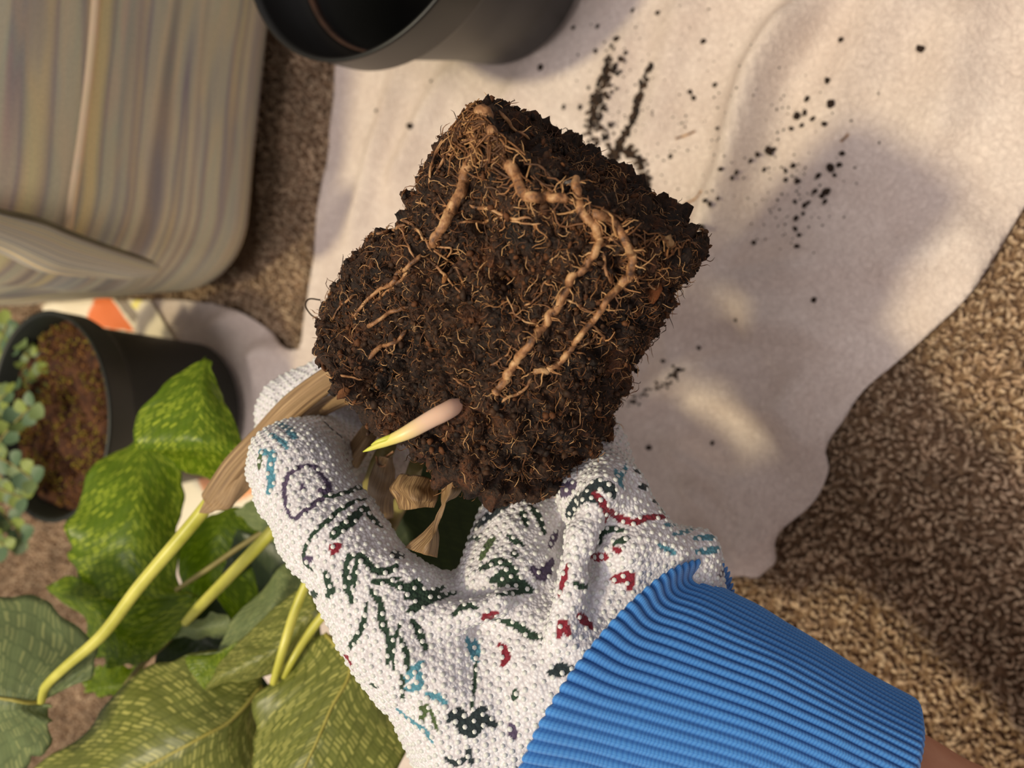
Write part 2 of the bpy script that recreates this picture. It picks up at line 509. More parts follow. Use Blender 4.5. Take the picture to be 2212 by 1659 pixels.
# cloth
mt, nt, b = new_mat('nonwoven_cloth')
co = coord(nt)
n1 = noise_n(nt, co, 25, 5, 0.6); n2 = noise_n(nt, mapping(nt, co, (1, 1, 1)), 330, 5, 0.65, 1.2)
c1 = ramp(nt, n1.outputs['Fac'], [(0.3, srgb(226, 208, 198)), (0.7, srgb(242, 227, 218))])
c2 = ramp(nt, n2.outputs['Fac'], [(0.36, (0.83, 0.81, 0.81, 1)), (0.6, (1, 1, 1, 1))])
nt.links.new(mix_c(nt, 1.0, c1, c2, 'MULTIPLY'), b.inputs['Base Color'])
b.inputs['Roughness'].default_value = 0.8; b.inputs['Specular IOR Level'].default_value = 0.2
bump(nt, b, n2.outputs['Fac'], 0.7, 0.0018)
M['cloth'] = mt
M['carpet'] = simple_noise_mat('carpet_backing', [srgb(86, 64, 48), srgb(140, 112, 88), srgb(170, 142, 112)], 260, 0.95, 1.0, 0.004, 330, spec=0.1)
M['plastic'] = simple_noise_mat('black_plastic', [srgb(14, 14, 13), srgb(20, 20, 19)], 30, 0.42, 0.05, 0.0005, 60, spec=0.5)
M['pot_dirt'] = simple_noise_mat('pot_residue', [srgb(40, 26, 20), srgb(66, 44, 34)], 120, 0.9, 0.3, 0.001)
mt, nt, b = new_mat('green_black_plastic')
co = coord(nt); n1 = noise_n(nt, co, 40, 3)
nt.links.new(ramp(nt, n1.outputs['Fac'], [(0.3, srgb(14, 17, 9)), (0.7, srgb(22, 26, 14))]), b.inputs['Base Color'])
b.inputs['Roughness'].default_value = 0.5
M['plastic_green'] = mt
mt, nt, b = new_mat('printed_paper')
a = nt.nodes.new('ShaderNodeVertexColor'); a.layer_name = 'tint'
nt.links.new(a.outputs['Color'], b.inputs['Base Color']); b.inputs['Roughness'].default_value = 0.45
M['paper'] = mt

# striped upholstery
mt, nt, b = new_mat('striped_upholstery')
uvn = coord(nt, 'UV')
st = noise_n(nt, mapping(nt, uvn, (1.2, 9, 1)), 4.0, 3, 0.55, 0.25)
sep = nt.nodes.new('ShaderNodeSeparateXYZ'); nt.links.new(uvn, sep.inputs[0])
wn = noise_n(nt, mapping(nt, uvn, (0.5, 15, 1)), 3.0, 1, 0.5, 0.1)
c1 = ramp(nt, st.outputs['Fac'], [(0.30, srgb(150, 148, 164)), (0.42, srgb(196, 192, 174)), (0.5, srgb(226, 208, 166)), (0.58, srgb(198, 202, 172)), (0.7, srgb(238, 190, 164))])
c2 = ramp(nt, wn.outputs['Fac'], [(0.34, srgb(118, 108, 128)), (0.44, srgb(214, 202, 182)), (0.52, srgb(196, 196, 178)), (0.56, srgb(140, 130, 150)), (0.68, srgb(240, 222, 166))])
cc = mix_c(nt, 0.6, c1, c2)
wv = noise_n(nt, mapping(nt, uvn, (600, 900, 1)), 1.0, 2)
nt.links.new(mix_c(nt, 1.0, cc, ramp(nt, wv.outputs['Fac'], [(0.3, (0.86, 0.86, 0.86, 1)), (0.7, (1.06, 1.06, 1.06, 1))]), 'MULTIPLY'), b.inputs['Base Color'])
b.inputs['Roughness'].default_value = 0.9; b.inputs['Specular IOR Level'].default_value = 0.15
bump(nt, b, wv.outputs['Fac'], 0.3, 0.0006)
M['couch'] = mt
M['piping'] = simple_noise_mat('couch_piping', [srgb(222, 204, 160), srgb(232, 204, 170), srgb(200, 196, 160)], 25, 0.85, 0.1)

# ------------------------------------------------------------------ floor: carpet
def in_poly(P, poly):
    x, y = P[:, 0], P[:, 1]
    ins = np.zeros(len(P), bool); j = len(poly) - 1
    for i in range(len(poly)):
        xi, yi = poly[i]; xj, yj = poly[j]
        c = ((yi > y) != (yj > y)) & (x < (xj - xi) * (y - yi) / (yj - yi + 1e-12) + xi)
        ins ^= c; j = i
    return ins

def dist_poly(P, poly, closed=True):
    """distance to a polyline (2-D or 3-D) and the nearest points"""
    poly = np.asarray(poly, float)
    A = poly; Bp = np.roll(poly, -1, 0)
    if not closed: A = A[:-1]; Bp = Bp[:-1]
    best = np.full(len(P), 1e9); near = np.zeros_like(P); par = np.zeros(len(P))
    for k, (a, b_) in enumerate(zip(A, Bp)):
        d = b_ - a; L = d @ d + 1e-12
        t = np.clip((P - a) @ d / L, 0, 1)
        q = a + t[:, None] * d
        dd = np.linalg.norm(P - q, axis=1)
        s = dd < best
        best[s] = dd[s]; near[s] = q[s]; par[s] = k + t[s]
    return best, near, par

fx = np.linspace(-1.6, 1.6, 2); fy = np.linspace(-0.9, 2.2, 2)
Vf = np.array([(-1.6, -0.9, 0), (1.6, -0.9, 0), (1.6, 2.2, 0), (-1.6, 2.2, 0), (-1.6, -0.9, -0.02), (1.6, -0.9, -0.02), (1.6, 2.2, -0.02), (-1.6, 2.2, -0.02)], float)
Ff = np.array([(0, 1, 2, 3), (7, 6, 5, 4), (0, 4, 5, 1), (1, 5, 6, 2), (2, 6, 7, 3), (3, 7, 4, 0)])
floor = link('floor', mesh_np('floor', Vf, Ff, M['carpet'], False), kind='structure',
             label='beige brown looped pile carpet covering the floor')

cloth_px = [(800, -260), (765, -60), (745, 140), (725, 300), (706, 420), (696, 520), (684, 600), (668, 680), (650, 757), (600, 722), (540, 676),
            (480, 659), (420, 652), (370, 648), (300, 652), (200, 655), (120, 660), (110, 720), (150, 860), (240, 1000), (300, 1150), (330, 1300), (420, 1450), (560, 1620), (720, 1800),
            (900, 1900), (1100, 1900), (1500, 1800), (1600, 1600), (1572, 1400), (1570, 1290), (1580, 1252), (1603, 1236), (1640, 1243),
            (1662, 1226), (1684, 1205), (1686, 1165), (1700, 1135), (1745, 1098), (1772, 1066), (1790, 1028), (1796, 1003), (1789, 975), (1800, 945), (1828, 905), (1850, 868),
            (1880, 832), (1925, 796), (1970, 757), (2020, 712), (2070, 665), (2105, 625), (2150, 555), (2212, 450), (2330, 260), (2420, 60), (2420, -260)]
cloth_poly = catmull(GL(cloth_px), 420, True)[:, :2]

# carpet yarn tufts (only where the carpet shows)
def tuft_templates():
    T = []
    for k in range(6):
        n = 4
        a0 = rng.uniform(0, 6.28); bend = rng.uniform(0.6, 2.4)
        t = np.linspace(0, 1, n)
        r_ = 0.0016 * (0.6 + 0.5 * rng.random())
        P = np.stack([r_ * np.sin(t * bend * 1.3) * 1.3 * math.cos(a0) + 0.0007 * np.sin(t * 5 + k), r_ * np.sin(t * bend * 1.3) * 1.3 * math.sin(a0) + 0.0007 * np.cos(t * 4 + k), 0.0046 * np.sin(t * (1.57 + 0.5 * rng.random()))], 1)
        V, Fs = tube_arrays(P, 0.00098 * np.array([0.9, 1.0, 0.95, 0.45]), 4, caps=False)
        T.append((V, Fs[0]))
    return T
tt = tuft_templates()
reg_px = [[(1540, 1180), (1560, 1900), (2400, 1900), (2300, 250), (2050, 620), (1800, 850), (1650, 1120)],
          [(560, 100), (560, 800), (700, 800), (790, 100)], [(-60, 590), (-60, 830), (560, 830), (560, 580)], [(-80, 1080), (-80, 1700), (480, 1700), (300, 1100)]]
pts = []
for rp in reg_px:
    pg = GL(rp)[:, :2]
    lo, hi = pg.min(0), pg.max(0)
    s = 0.0035
    gx, gy = np.meshgrid(np.arange(lo[0], hi[0], s), np.arange(lo[1], hi[1], s))
    q = np.stack([gx.ravel(), gy.ravel()], 1)
    q += rng.uniform(-0.4, 0.4, q.shape) * s
    q = q[in_poly(q, pg)]
    ins = in_poly(q, cloth_poly); dd, _, _ = dist_poly(q, cloth_poly)
    q = q[~(ins & (dd > 0.004))]
    pts.append(q)
pts = np.vstack(pts)
bag = Bag()
which = rng.integers(0, len(tt), len(pts))
tone = 0.5 + 0.5 * fbm(np.c_[pts * 60, np.zeros(len(pts))], 3, 5)
inside_c = in_poly(pts, cloth_poly)
base_cols = np.array([srgb(188, 162, 136), srgb(176, 148, 122), srgb(200, 174, 146), srgb(160, 134, 110)])
for k, (tv, tf) in enumerate(tt):
    s = which == k
    n = s.sum()
    p3 = np.c_[pts[s], np.full(n, -0.0004)]
    rot = rot_to(np.tile([0, 0, 1.0], (n, 1)))
    sc = np.c_[rng.uniform(1.0, 1.65, (n, 1)), rng.uniform(1.0, 1.65, (n, 1)), np.where(inside_c[s], 0.6, 1.0)[:, None] * rng.uniform(0.8, 1.25, (n, 1))]
    V, F_ = stamp(tv, tf, p3, rot, sc)
    ci = base_cols[rng.integers(0, 4, n)] * (0.75 + 0.4 * tone[s])[:, None]; ci[:, 3] = 1
    bag.add(V, F_, np.repeat(ci, len(tv), 0))
link('carpet_pile', bag.mesh('carpet_pile', M['tint_carpet']), floor, kind='stuff', label='short curly beige brown carpet yarn')

# ------------------------------------------------------------------ the white cloth
lo, hi = cloth_poly.min(0), cloth_poly.max(0)
s = 0.004
nx = int((hi[0] - lo[0]) / s) + 3; ny = int((hi[1] - lo[1]) / s) + 3
gx = lo[0] - s + s * np.arange(nx); gy = lo[1] - s + s * np.arange(ny)
X, Y = np.meshgrid(gx, gy, indexing='ij')
P2 = np.stack([X.ravel(), Y.ravel()], 1)
ins = in_poly(P2, cloth_poly).reshape(nx, ny)
cell = ins[:-1, :-1] | ins[1:, :-1] | ins[:-1, 1:] | ins[1:, 1:]
used = np.zeros((nx, ny), bool)
used[:-1, :-1] |= cell; used[1:, :-1] |= cell; used[:-1, 1:] |= cell; used[1:, 1:] |= cell
outv = (used & ~ins).ravel()
dd, near, _ = dist_poly(P2[outv], cloth_poly)
P2[outv] = near
edge_d, _, _ = dist_poly(P2, cloth_poly)
z = 0.0062 + 0.0016 * fbm(np.c_[P2 * 14, P2[:, :1] * 0], 3, 11) + 0.0006 * fbm(np.c_[P2 * 70, P2[:, :1] * 0], 3, 12)
folds = [([(1815, -40), (1740, 50), (1690, 110), (1645, 185), (1615, 290), (1588, 390), (1556, 470), (1525, 570), (1490, 670), (1450, 770)], 15, 11),
         ([(1440, 770), (1490, 690), (1540, 640), (1610, 605), (1720, 580), (1840, 575)], 7, 14),
         ([(1640, 1225), (1590, 1150), (1540, 1085), (1470, 1040)], 8, 7),
         ([(1655, 1215), (1620, 1110), (1575, 1035), (1500, 985), (1430, 960)], 8, 8),
         ([(1672, 1195), (1668, 1120), (1640, 1040), (1590, 1000)], 7, 7),
         ([(1600, 1236), (1540, 1180), (1490, 1130)], 7, 8),
         ([(1340, 900), (1420, 850), (1490, 800), (1560, 790), (1640, 800)], 8, 10),
         ([(1600, 700), (1660, 690), (1740, 700), (1830, 760)], 6, 11),
         ([(1740, 800), (1720, 860), (1730, 930), (1780, 960)], 6, 11),
         ([(1880, 600), (1960, 580), (2060, 540), (2140, 480)], 5, 16),
         ([(1480, 880), (1560, 850), (1650, 870), (1720, 900)], 6, 9),
         ([(880, 150), (840, 300), (800, 430), (770, 560)], 5, 9),
         ([(1010, 130), (950, 230), (900, 330), (850, 430)], 5, 8),
         ([(1170, 100), (1130, 200), (1090, 260)], 4, 8),
         ([(1380, 60), (1330, 200), (1300, 330)], 4, 9),
         ([(1500, -20), (1460, 100), (1430, 240), (1390, 380)], 4, 10),
         ([(1960, -40), (1900, 60), (1830, 180), (1760, 300)], 5, 16),
         ([(2130, 0), (2060, 120), (2040, 240), (1960, 330)], 5, 14),
         ([(640, 770), (600, 760), (570, 780), (560, 850)], 7, 10),
         ([(540, 690), (500, 700), (470, 720)], 5, 9),
         ]
for fp, hmm, wmm in folds:
    pl = catmull(GL(fp)[:, :2], 60)
    d_, _, par = dist_poly(P2, pl, False)
    tpr = np.clip(par / 59.0, 0, 1); tap = np.minimum(1, np.minimum(tpr, 1 - tpr) * 5 + 0.15)
    near_ = d_ < wmm * 0.004
    z = z + np.where(near_, 2.2 * tap * hmm * 0.001 * np.exp(-(d_ / (wmm * 0.001)) ** 2 * 1.3), 0)
rdg = lambda sc_, sd: (1 - np.abs(vnoise(np.c_[P2 * sc_ + 0.35 * np.stack([vnoise(np.c_[P2 * 30, P2[:, :1] * 0], sd + 1), vnoise(np.c_[P2 * 30, P2[:, :1] * 0], sd + 2)], 1), P2[:, :1] * 0], sd))) ** 4
rightm = np.clip((0.42 - P2[:, 1]) / 0.2, 0.25, 1)
z = z + rightm * (0.0022 * rdg(19, 71) + 0.0012 * rdg(47, 75) + 0.0005 * rdg(120, 78))
z = z + 0.0035 * np.exp(-(edge_d / 0.012) ** 2) * (0.4 + fbm(np.c_[P2 * 22, P2[:, :1] * 0], 2, 3))
z = np.maximum(z, 0.0035)
zg = z.reshape(nx, ny)
for _ in range(2):
    zs_ = zg.copy(); zs_[1:-1, 1:-1] = 0.4 * zg[1:-1, 1:-1] + 0.15 * (zg[:-2, 1:-1] + zg[2:, 1:-1] + zg[1:-1, :-2] + zg[1:-1, 2:]); zg = zs_
z = zg.ravel()
for cx_, cy_, rr0, zm in ((0.271, 0.2585, 0.062, 0.0107), (-0.024, 0.582, 0.064, 0.0066)):     # pressed flat under the pots
    dr = np.hypot(P2[:, 0] - cx_, P2[:, 1] - cy_)
    z = np.where(dr < rr0, np.minimum(z, zm), np.where(dr < rr0 + 0.02, np.minimum(z, zm + (dr - rr0) * 0.5), z))
Vc = np.c_[P2, z]
vid = np.arange(nx * ny).reshape(nx, ny)
q = np.stack([vid[:-1, :-1], vid[1:, :-1], vid[1:, 1:], vid[:-1, 1:]], -1)[cell]
remap = -np.ones(nx * ny, int); uu = np.unique(q); remap[uu] = np.arange(len(uu))
Vc = Vc[uu]; Fc = remap[q]
cloth_bvh = bvh_of(Vc, Fc)
cloth_me = mesh_np('drop_cloth', Vc, Fc, M['cloth'])
cloth = link('drop_cloth', cloth_me, label='thin white nonwoven drop cloth with soft folds spread over the carpet', cat='cloth')
sm = cloth.modifiers.new('thick', 'SOLIDIFY'); sm.thickness = 0.0006; sm.offset = -1

def cloth_z(x, y):
    loc, nor, idx, d_ = cloth_bvh.ray_cast(Vector((x, y, 0.2)), Vector((0, 0, -1)))
    return loc.z if loc else 0.004

# ------------------------------------------------------------------ striped sofa
A_ = G(650., 140., 0.0)[:2]; B_ = G(597., 632., 0.0)[:2]
ex = (A_ - B_) / np.linalg.norm(A_ - B_); ey = np.array([-ex[1], ex[0]])
if ey[1] < 0: ey = -ey
eyd = np.array([0.012, 1.0])
SL, SD, SH = 0.9, 0.62, 0.31
def sofa_outline(n_c=14, rad=0.055):
    P = []
    for cx, cy, a0 in ((rad, rad, math.pi), (SL - rad, rad, 1.5 * math.pi), (SL - rad, SD - rad, 0), (rad, SD - rad, 0.5 * math.pi)):
        for a in np.linspace(a0, a0 + math.pi / 2, n_c):
            P.append((cx + rad * math.cos(a), cy + rad * math.sin(a)))
    P = np.array(P)
    out = []
    for i in range(len(P)):
        a, b_ = P[i], P[(i + 1) % len(P)]
        k = max(1, int(np.linalg.norm(b_ - a) / 0.012))
        for t in np.arange(k) / k: out.append(a + (b_ - a) * t)
    return np.array(out)
ol = sofa_outline()
seg = np.linalg.norm(np.roll(ol, -1, 0) - ol, axis=1); per = np.concatenate([[0], np.cumsum(seg)[:-1]])
dn = np.roll(ol, -1, 0) - np.roll(ol, 1, 0); dn /= np.linalg.norm(dn, axis=1)[:, None]
on = np.stack([dn[:, 1], -dn[:, 0]], 1)
zs = np.concatenate([np.linspace(0.022, 0.05, 8), np.linspace(0.056, SH - 0.05, 50), np.linspace(SH - 0.045, SH, 10)])
off = []
for zz in zs:
    t = (zz - 0.022) / (SH - 0.022)
    o_ = 0.012 * math.sin(math.pi * t)
    if zz < 0.05: o_ -= 0.028 * (1 - math.sqrt(max(0, 1 - ((0.05 - zz) / 0.028) ** 2)))
    if zz > SH - 0.045: o_ -= 0.045 * (1 - math.sqrt(max(0, 1 - ((zz - SH + 0.045) / 0.0451) ** 2)))
    off.append(o_)
off = np.array(off)
VV = ol[None] + on[None] * off[:, None, None]
wob = 0.004 * fbm(np.stack([VV[..., 0] * 7, VV[..., 1] * 7, np.broadcast_to(zs[:, None] * 9, VV.shape[:2])], -1), 3, 21)
VV = VV + on[None] * wob[..., None]
xy = B_ + VV[..., :1] * ex + VV[..., 1:] * eyd
V3 = np.concatenate([xy, np.broadcast_to(zs[:, None, None], xy.shape[:2] + (1,))], -1)
nr, nc = V3.shape[:2]
UVs = np.stack([np.broadcast_to(per[None], (nr, nc)), np.broadcast_to(zs[:, None], (nr, nc))], -1).reshape(-1, 2)
Fs = grid_faces(nr, nc, True)
cen = V3[-1].mean(0); V3f = np.vstack([V3.reshape(-1, 3), cen, V3[0].mean(0)]); UVs = np.vstack([UVs, [0.3, SH], [0.3, 0]])
j = np.arange(nc); j2 = (j + 1) % nc
top = np.stack([(nr - 1) * nc + j, (nr - 1) * nc + j2, np.full(nc, nr * nc)], -1)
bot = np.stack([j2, j, np.full(nc, nr * nc + 1)], -1)
sofa = bpy.data.objects.new('sofa', None); COL.objects.link(sofa); sofa.location = (B_[0], B_[1], 0)
bpy.context.view_layer.update()
sofa['label'] = 'sofa in muted striped upholstery with rounded corner beside the cloth'; sofa['category'] = 'sofa'
link('sofa_base', mesh_np('sofa_base', V3f, [Fs, np.vstack([top, bot])], M['couch'], uv=UVs), sofa)
# welt running along the front
sofa_bvh = bvh_of(V3f, [Fs, np.vstack([top, bot])])
wp = []
for (x, y) in catmull([(150, 520), (145, 500), (153, 440), (170, 330), (186, 210), (198, 100), (206, 0), (212, -120)], 70):
    h_, n_ = hit(sofa_bvh, x, y)
    if h_ is not None: wp.append(h_ + n_ * 0.0005)
if len(wp) > 4:
    tube('piping', np.array(wp), 0.0028, M['piping'], sofa, 8)
# hanging corner panel with a rounded end
rowsU = [(-90, 432), (0, 456), (80, 474), (140, 498), (215, 527), (285, 551), (325, 567), (334, 578)]
rowsD = [(-90, 515), (0, 548), (60, 577), (110, 592), (200, 599), (270, 604), (318, 597), (334, 582)]
def plane_pt(x, y, off_):
    v = W(x, y, 1.0) - CAM
    nrm = np.array([ey[0], ey[1], 0]); p0 = np.array([B_[0], B_[1], 0]) - nrm * off_
    return CAM + v * ((p0 - CAM) @ nrm / (v @ nrm))
Uc = catmull(rowsU, 40); Dc = catmull(rowsD, 40)
nm = 12; Vp = []; uvp = []
for side in (1, -1):
    for i in range(40):
        for k in range(nm):
            t = k / (nm - 1)
            p = plane_pt(*(Uc[i] * (1 - t) + Dc[i] * t), 0.016)
            thick = 0.013 * math.sqrt(max(0, 1 - (2 * t - 1) ** 2)) * min(1, (39 - i) / 6 + 0.02) ** 0.5
            p = p - np.array([ey[0], ey[1], 0]) * thick * side
            Vp.append(p); uvp.append((p[0] * 0.6 + t * 0.1, p[2] * 0.5 + 0.3 * t))
Fp = np.vstack([grid_faces(40, nm)[:, ::-1], grid_faces(40, nm) + 40 * nm])
pan = link('corner_panel', mesh_np('corner_panel', np.array(Vp), Fp, M['couch'], uv=np.array(uvp)), sofa)
ppl = np.array([plane_pt(*p, 0.0225) for p in Uc])
tube('panel_seam', ppl, 0.0016, simple_noise_mat('dark_seam', [srgb(92, 84, 66), srgb(120, 112, 84)], 60, 0.9, 0.1), pan, 6)  # seam cord in a darker tone along the panel's upper edge

# ------------------------------------------------------------------ pots
def lathe(name, prof, center, mat, parent, seg=96, lean=(0, 0)):
    pr = np.array(prof, float)
    a = np.linspace(0, 2 * math.pi, seg, endpoint=False)
    V = np.stack([pr[:, None, 0] * np.cos(a) + center[0], pr[:, None, 0] * np.sin(a) + center[1], np.broadcast_to(pr[:, None, 1], (len(pr), seg))], -1).reshape(-1, 3)
    V[:, 0] += lean[0] * (V[:, 2] - 0.0115); V[:, 1] += lean[1] * (V[:, 2] - 0.0115)
    return link(name, mesh_np(name, V, grid_faces(len(pr), seg, True), mat), parent)

def thing(name, loc, label, cat, group=None):
    o = bpy.data.objects.new(name, None); COL.objects.link(o); o.location = loc
    bpy.context.view_layer.update()
    o['label'] = label; o['category'] = cat
    if group: o['group'] = group
    return o

z0 = 0.0115
bc = (0.2710, 0.2585)
bigpot = thing('nursery_pot', (bc[0], bc[1], z0), 'empty black plastic nursery pot standing on the white cloth', 'plant pot')
Hb, Rb, rb_ = 0.1385, 0.0855, 0.0565
prof = [(0.001, z0), (rb_ - 0.012, z0), (rb_ - 0.004, z0 + 0.0015), (rb_, z0 + 0.006), (rb_ + 0.004, z0 + 0.035), (rb_ + 0.0195, z0 + 0.104), (Rb - 0.0040, z0 + 0.107), (Rb - 0.0015, z0 + 0.111), (Rb - 0.0006, z0 + Hb - 0.003), (Rb, z0 + Hb - 0.001), (Rb - 0.0008, z0 + Hb),
        (Rb - 0.0024, z0 + Hb - 0.0005), (Rb - 0.0034, z0 + Hb - 0.005), (Rb - 0.0045, z0 + 0.112), (rb_ + 0.017, z0 + 0.107), (rb_ + 0.004, z0 + 0.04), (rb_ - 0.003, z0 + 0.006), (rb_ - 0.006, z0 + 0.003), (0.001, z0 + 0.003)]
LEAN = (-0.1, 0.115)
lathe('pot_body', prof, bc, M['plastic'], bigpot, 128, LEAN)
# a ring of dried residue on the inner ledge
lathe('soil_residue', [(rb_ + 0.0168, z0 + 0.1075), (rb_ + 0.0162, z0 + 0.1085), (rb_ + 0.0146, z0 + 0.103), (rb_ + 0.0158, z0 + 0.1022)], bc, M['pot_dirt'], bigpot, 128, LEAN)

sc_ = (-0.024, 0.582); zs0 = 0.010
smallpot = thing('potted_plant', (sc_[0], sc_[1], zs0), 'dark green plastic pot with mossy soil and small round leaved sprigs', 'potted plant')
Hs, Rs, rs = 0.130, 0.0785, 0.060
prof = [(0.001, zs0), (rs - 0.006, zs0), (rs, zs0 + 0.005), (rs + 0.0095, zs0 + Hs - 0.024), (Rs - 0.004, zs0 + Hs - 0.022), (Rs - 0.002, zs0 + Hs - 0.018), (Rs - 0.0004, zs0 + Hs - 0.002), (Rs, zs0 + Hs), (Rs - 0.002, zs0 + Hs + 0.0008), (Rs - 0.004, zs0 + Hs - 0.001),
        (Rs - 0.0065, zs0 + Hs - 0.018), (rs + 0.006, zs0 + Hs - 0.026), (rs - 0.004, zs0 + 0.02), (0.001, zs0 + 0.018)]
pot_s = lathe('pot_body', prof, sc_, M['plastic_green'], smallpot, 96)
# soil surface
nr_, na_ = 30, 80
rr = np.linspace(0.0005, Rs - 0.0068, nr_); aa = np.linspace(0, 2 * math.pi, na_, endpoint=False)
Vs = np.stack([rr[:, None] * np.cos(aa) + sc_[0], rr[:, None] * np.sin(aa) + sc_[1], np.zeros((nr_, na_))], -1).reshape(-1, 3)
zsoil = zs0 + Hs - 0.017
Vs[:, 2] = zsoil + 0.004 * fbm(Vs * 60, 4, 31) + 0.003 * np.clip(1 - np.hypot(Vs[:, 0] - sc_[0], Vs[:, 1] - sc_[1]) / Rs, 0, 1)
M['soil_red'] = simple_noise_mat('damp_soil', [srgb(40, 22, 14), srgb(74, 42, 24), srgb(104, 66, 36)], 160, 0.8, 0.8, 0.003, 400)
soil_s = link('soil', mesh_np('soil', Vs, grid_faces(nr_, na_, True), M['soil_red']), smallpot)
bag = Bag(); iv, if_ = ico(0)
nmoss = 1500
ra_ = np.sqrt(rng.random(nmoss)) * (Rs - 0.009); an = rng.uniform(0, 6.283, nmoss)
mp = np.c_[ra_ * np.cos(an) + sc_[0], ra_ * np.sin(an) + sc_[1], np.full(nmoss, zsoil + 0.001)]
mp[:, 2] += 0.004 * fbm(mp * 60, 4, 31) + rng.uniform(0, 0.004, nmoss)
V, F_ = stamp(iv, if_, mp, rand_rot(nmoss), np.c_[rng.uniform(0.0006, 0.0024, nmoss), rng.uniform(0.0005, 0.0013, nmoss), rng.uniform(0.0005, 0.0013, nmoss)])
mossf = 0.5 + 0.5 * fbm(mp * 45, 3, 77)
pal = np.array([srgb(72, 42, 24), srgb(112, 76, 34), srgb(134, 116, 44), srgb(88, 56, 30), srgb(158, 112, 62)])
ci = pal[np.clip((mossf * 3.2 + rng.random(nmoss) * 1.6).astype(int), 0, 4)]
bag.add(V, F_, np.repeat(ci, len(iv), 0))
link('moss', bag.mesh('moss', M['moss']), soil_s, kind='stuff', label='brown green moss and bark bits')
# round leaved sprigs
def leaflet_mesh():
    n, k = 7, 7
    V = []
    for i in range(n):
        t = i / (n - 1); w = math.sin(math.pi * t ** 0.85) ** 0.6 * 0.5 if 0 < t < 1 else 0.02
        for j_ in range(k):
            s_ = j_ / (k - 1) * 2 - 1
            V.append((t, s_ * w, 0.10 * (s_ * w * 2) ** 2 - 0.05 * t * t))
    V = np.array(V); F1 = grid_faces(n, k)
    me = mesh_np('leaflet', V, F1, M['tint_leaf'])
    a_ = me.color_attributes.new('tint', 'FLOAT_COLOR', 'POINT')
    a_.data.foreach_set('color', np.tile(np.array(srgb(116, 138, 88), np.float32), len(V)))
    return me
lf_me = [leaflet_mesh() for _ in range(3)]
for mme, c_ in zip(lf_me, (srgb(104, 122, 70), srgb(128, 142, 66), srgb(84, 108, 76))):
    mme.color_attributes['tint'].data.foreach_set('color', np.tile(np.array(c_, np.float32), len(mme.vertices)))
    mme.materials.clear(); mme.materials.append(M['tint_leaf'])
sprigs = [([(-30, 1000), (5, 945), (40, 905), (68, 878)], .56), ([(-60, 985), (-10, 988), (35, 1008), (70, 1036)], .565), ([(-10, 860), (10, 800), (30, 760), (35, 735)], .60),
          ([(20, 830), (50, 800), (72, 770)], .605), ([(-20, 780), (0, 740), (15, 700)], .63), ([(-50, 1080), (-5, 1100), (25, 1130), (45, 1160)], .57), ([(-60, 1120), (-20, 1150), (10, 1180)], .565),
          ([(60, 850), (85, 830), (105, 805)], .60), ([(-40, 900), (-10, 870), (15, 850)], .58), ([(-30, 1040), (10, 1060), (50, 1075)], .57)]
for spx, dd_ in sprigs:
    P = catmull(WL([(x, y, dd_ + 0.008 * i) for i, (x, y) in enumerate(spx[::-1])][::-1]), 16)
    st_o = tube('sprig', P, np.linspace(0.0011, 0.0006, 16), M['petiole_dull'], smallpot, 6)
    T = np.gradient(P, axis=0); T /= np.linalg.norm(T, axis=1)[:, None]
    for i in range(3, 16, 3):
        for sd in (-1, 1):
            lo_ = bpy.data.objects.new('leaflet', lf_me[(i // 2 + (sd > 0) + len(spx)) % 3]); COL.objects.link(lo_); lo_.parent = st_o
            upv = np.array([0, -0.45, 0.89]) + 0.25 * rng.normal(size=3)
            side = np.cross(T[i], upv); side /= np.linalg.norm(side)
            x_ = side * sd + T[i] * 0.45 + upv * 0.1; x_ /= np.linalg.norm(x_)
            z_ = upv - x_ * (upv @ x_); z_ /= np.linalg.norm(z_)
            y_ = np.cross(z_, x_)
            sz = 0.0128 * rng.uniform(0.75, 1.1)
            mm = Matrix.Identity(4)
            for r_ in range(3):
                mm[r_][0] = x_[r_] * sz; mm[r_][1] = y_[r_] * sz; mm[r_][2] = z_[r_] * sz; mm[r_][3] = P[i][r_]
            lo_.matrix_basis = mm
            lo_.matrix_parent_inverse = Matrix.Identity(4)

# ------------------------------------------------------------------ printed paper wrapper on the cloth
pc = GL([(105, 640), (345, 650), (640, 1120), (330, 1170)])[:, :2]
nu, nv = 90, 130
uu_, vv_ = np.meshgrid(np.linspace(0, 1, nu), np.linspace(0, 1, nv), indexing='ij')
PP = (pc[0] * ((1 - uu_) * (1 - vv_))[..., None] + pc[1] * (uu_ * (1 - vv_))[..., None] + pc[2] * (uu_ * vv_)[..., None] + pc[3] * ((1 - uu_) * vv_)[..., None]).reshape(-1, 2)
zz = np.array([cloth_z(x, y) for x, y in PP]) + 0.0022 + 0.002 * np.abs(fbm(np.c_[PP * 16, PP[:, :1] * 0], 2, 55))
drw = np.hypot(PP[:, 0] + 0.024, PP[:, 1] - 0.582)
zz = np.where(drw < 0.085, np.minimum(zz, 0.0092 + np.clip(drw - 0.063, 0, 1) * 0.4), zz)
Vw = np.c_[PP, zz]
px_, py_, _ = pix(Vw)
pxy = np.c_[px_, py_]
colw = np.tile(np.array(srgb(244, 232, 208), np.float32), (len(Vw), 1))
def paint(poly, c_):
    s_ = in_poly(pxy, [tuple(p) for p in poly]); colw[s_] = c_
paint([(212, 628), (232, 632), (292, 716), (180, 704)], srgb(238, 128, 74))
paint([(236, 634), (262, 630), (300, 680), (290, 700)], srgb(150, 138, 124))
paint([(300, 636), (312, 640), (296, 668), (283, 660)], srgb(250, 236, 130))
paint([(415, 1000), (560, 1060), (500, 1090), (440, 1065)], srgb(242, 170, 120))
paint([(540, 1010), (700, 1060), (620, 1100)], srgb(238, 128, 74))
